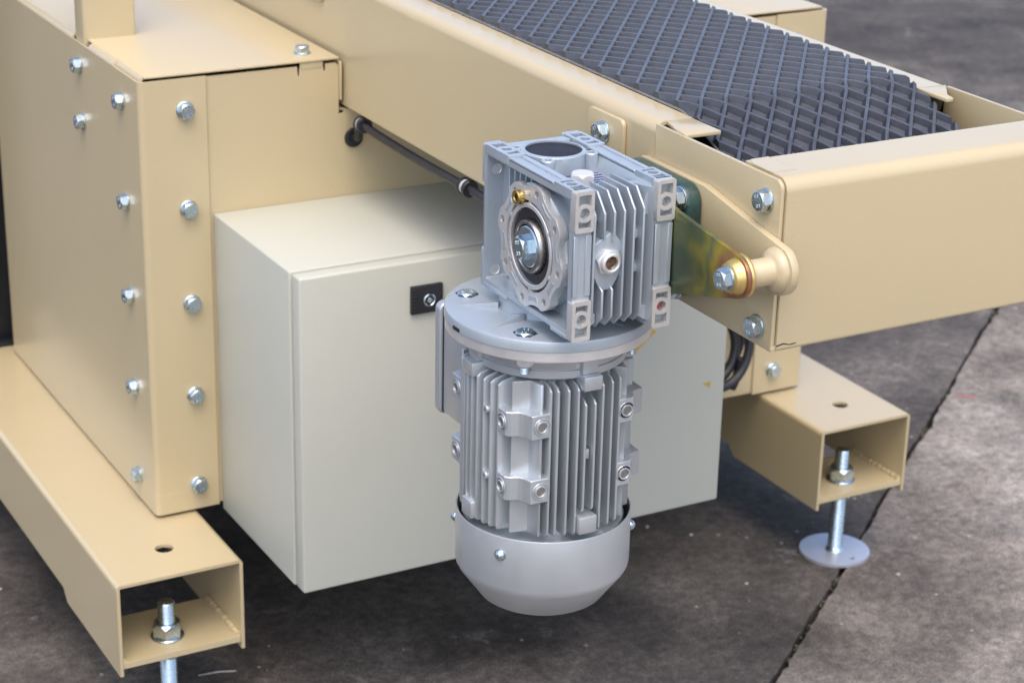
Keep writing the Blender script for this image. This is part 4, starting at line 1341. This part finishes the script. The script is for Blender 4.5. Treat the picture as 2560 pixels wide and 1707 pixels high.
# smooth the path
def smooth(pts, n=6):
    P = [Vector(p) for p in pts]
    out = []
    for i in range(len(P) - 1):
        p0, p1, p2, p3 = P[max(i - 1, 0)], P[i], P[i + 1], P[min(i + 2, len(P) - 1)]
        for k in range(n):
            t = k / n
            out.append(0.5 * ((2 * p1) + (p2 - p0) * t + (2 * p0 - 5 * p1 + 4 * p2 - p3) * t * t + (3 * p1 - p0 - 3 * p2 + p3) * t ** 3))
    out.append(P[-1])
    return out
MB().tube(smooth(path), 0.0053, 14).obj('cable_sheath', M['cable'], ca, 60)
MB().lathe([(0.0055, 0.0005), (0.0085, 0.0012), (0.0118, 0.0012), (0.0128, 0.0022), (0.0120, 0.0044), (0.0080, 0.0052), (0.0052, 0.0046)][::-1], (0.1905, YP, 0.7036), (0, -1, 0), 40).obj('grommet', M['black'], ca)
def clip(y, x, z, d):
    d = Vector(d).normalized()
    c = MB().lathe([(0.0054, -0.0094), (0.0091, -0.0094), (0.0101, -0.0083), (0.0101, -0.0039), (0.0082, -0.0033), (0.0082, 0.0033), (0.0101, 0.0039), (0.0101, 0.0083), (0.0091, 0.0094), (0.0054, 0.0094)], (x, y, z), d, 32).obj('cable_clip', M['black'], ca)
    MB().lathe([(0.0083, -0.0034), (0.0089, -0.0031), (0.0089, 0.0031), (0.0083, 0.0034)], (x, y, z), d, 32).obj('clip_band', M['white'], c)
clip(0.218, 0.1822, 0.7325, (-0.1, -1, 0.15))
clip(-0.068, 0.1795, 0.7325, (0, -1, 0.02))

# coiled spare cable beside the cabinet
def ring_path(cx, cy, cz, rx, rz, tilt, ph, n=40, a0=0, a1=2 * PI):
    pts = []
    for k in range(n + 1):
        a = a0 + (a1 - a0) * k / n
        pts.append((cx + rx * math.cos(a), cy + tilt * math.sin(a + ph), cz + rz * math.sin(a)))
    return pts
co = thing('cable_coil', 'coil of thick black cable hanging between the grey cabinet and the right column', 'cable coil', (0.735, 0.2, 0.3))
for (dx, dy, rx, rz) in ((0.0, 0.0, 0.052, 0.060), (-0.007, 0.014, 0.044, 0.050), (0.006, 0.026, 0.049, 0.057)):
    MB().tube(ring_path(0.735 + dx, 0.205 + dy, 0.346 + dx, rx, rz, 0.008, 0.6), 0.0068, 12).obj('cable_loop', M['cable'], co, 60)
MB().tube(smooth([(0.775, 0.21, 0.32), (0.772, 0.215, 0.29), (0.768, 0.22, 0.272)]), 0.0068, 12).obj('cable_tail', M['cable'], co, 60)
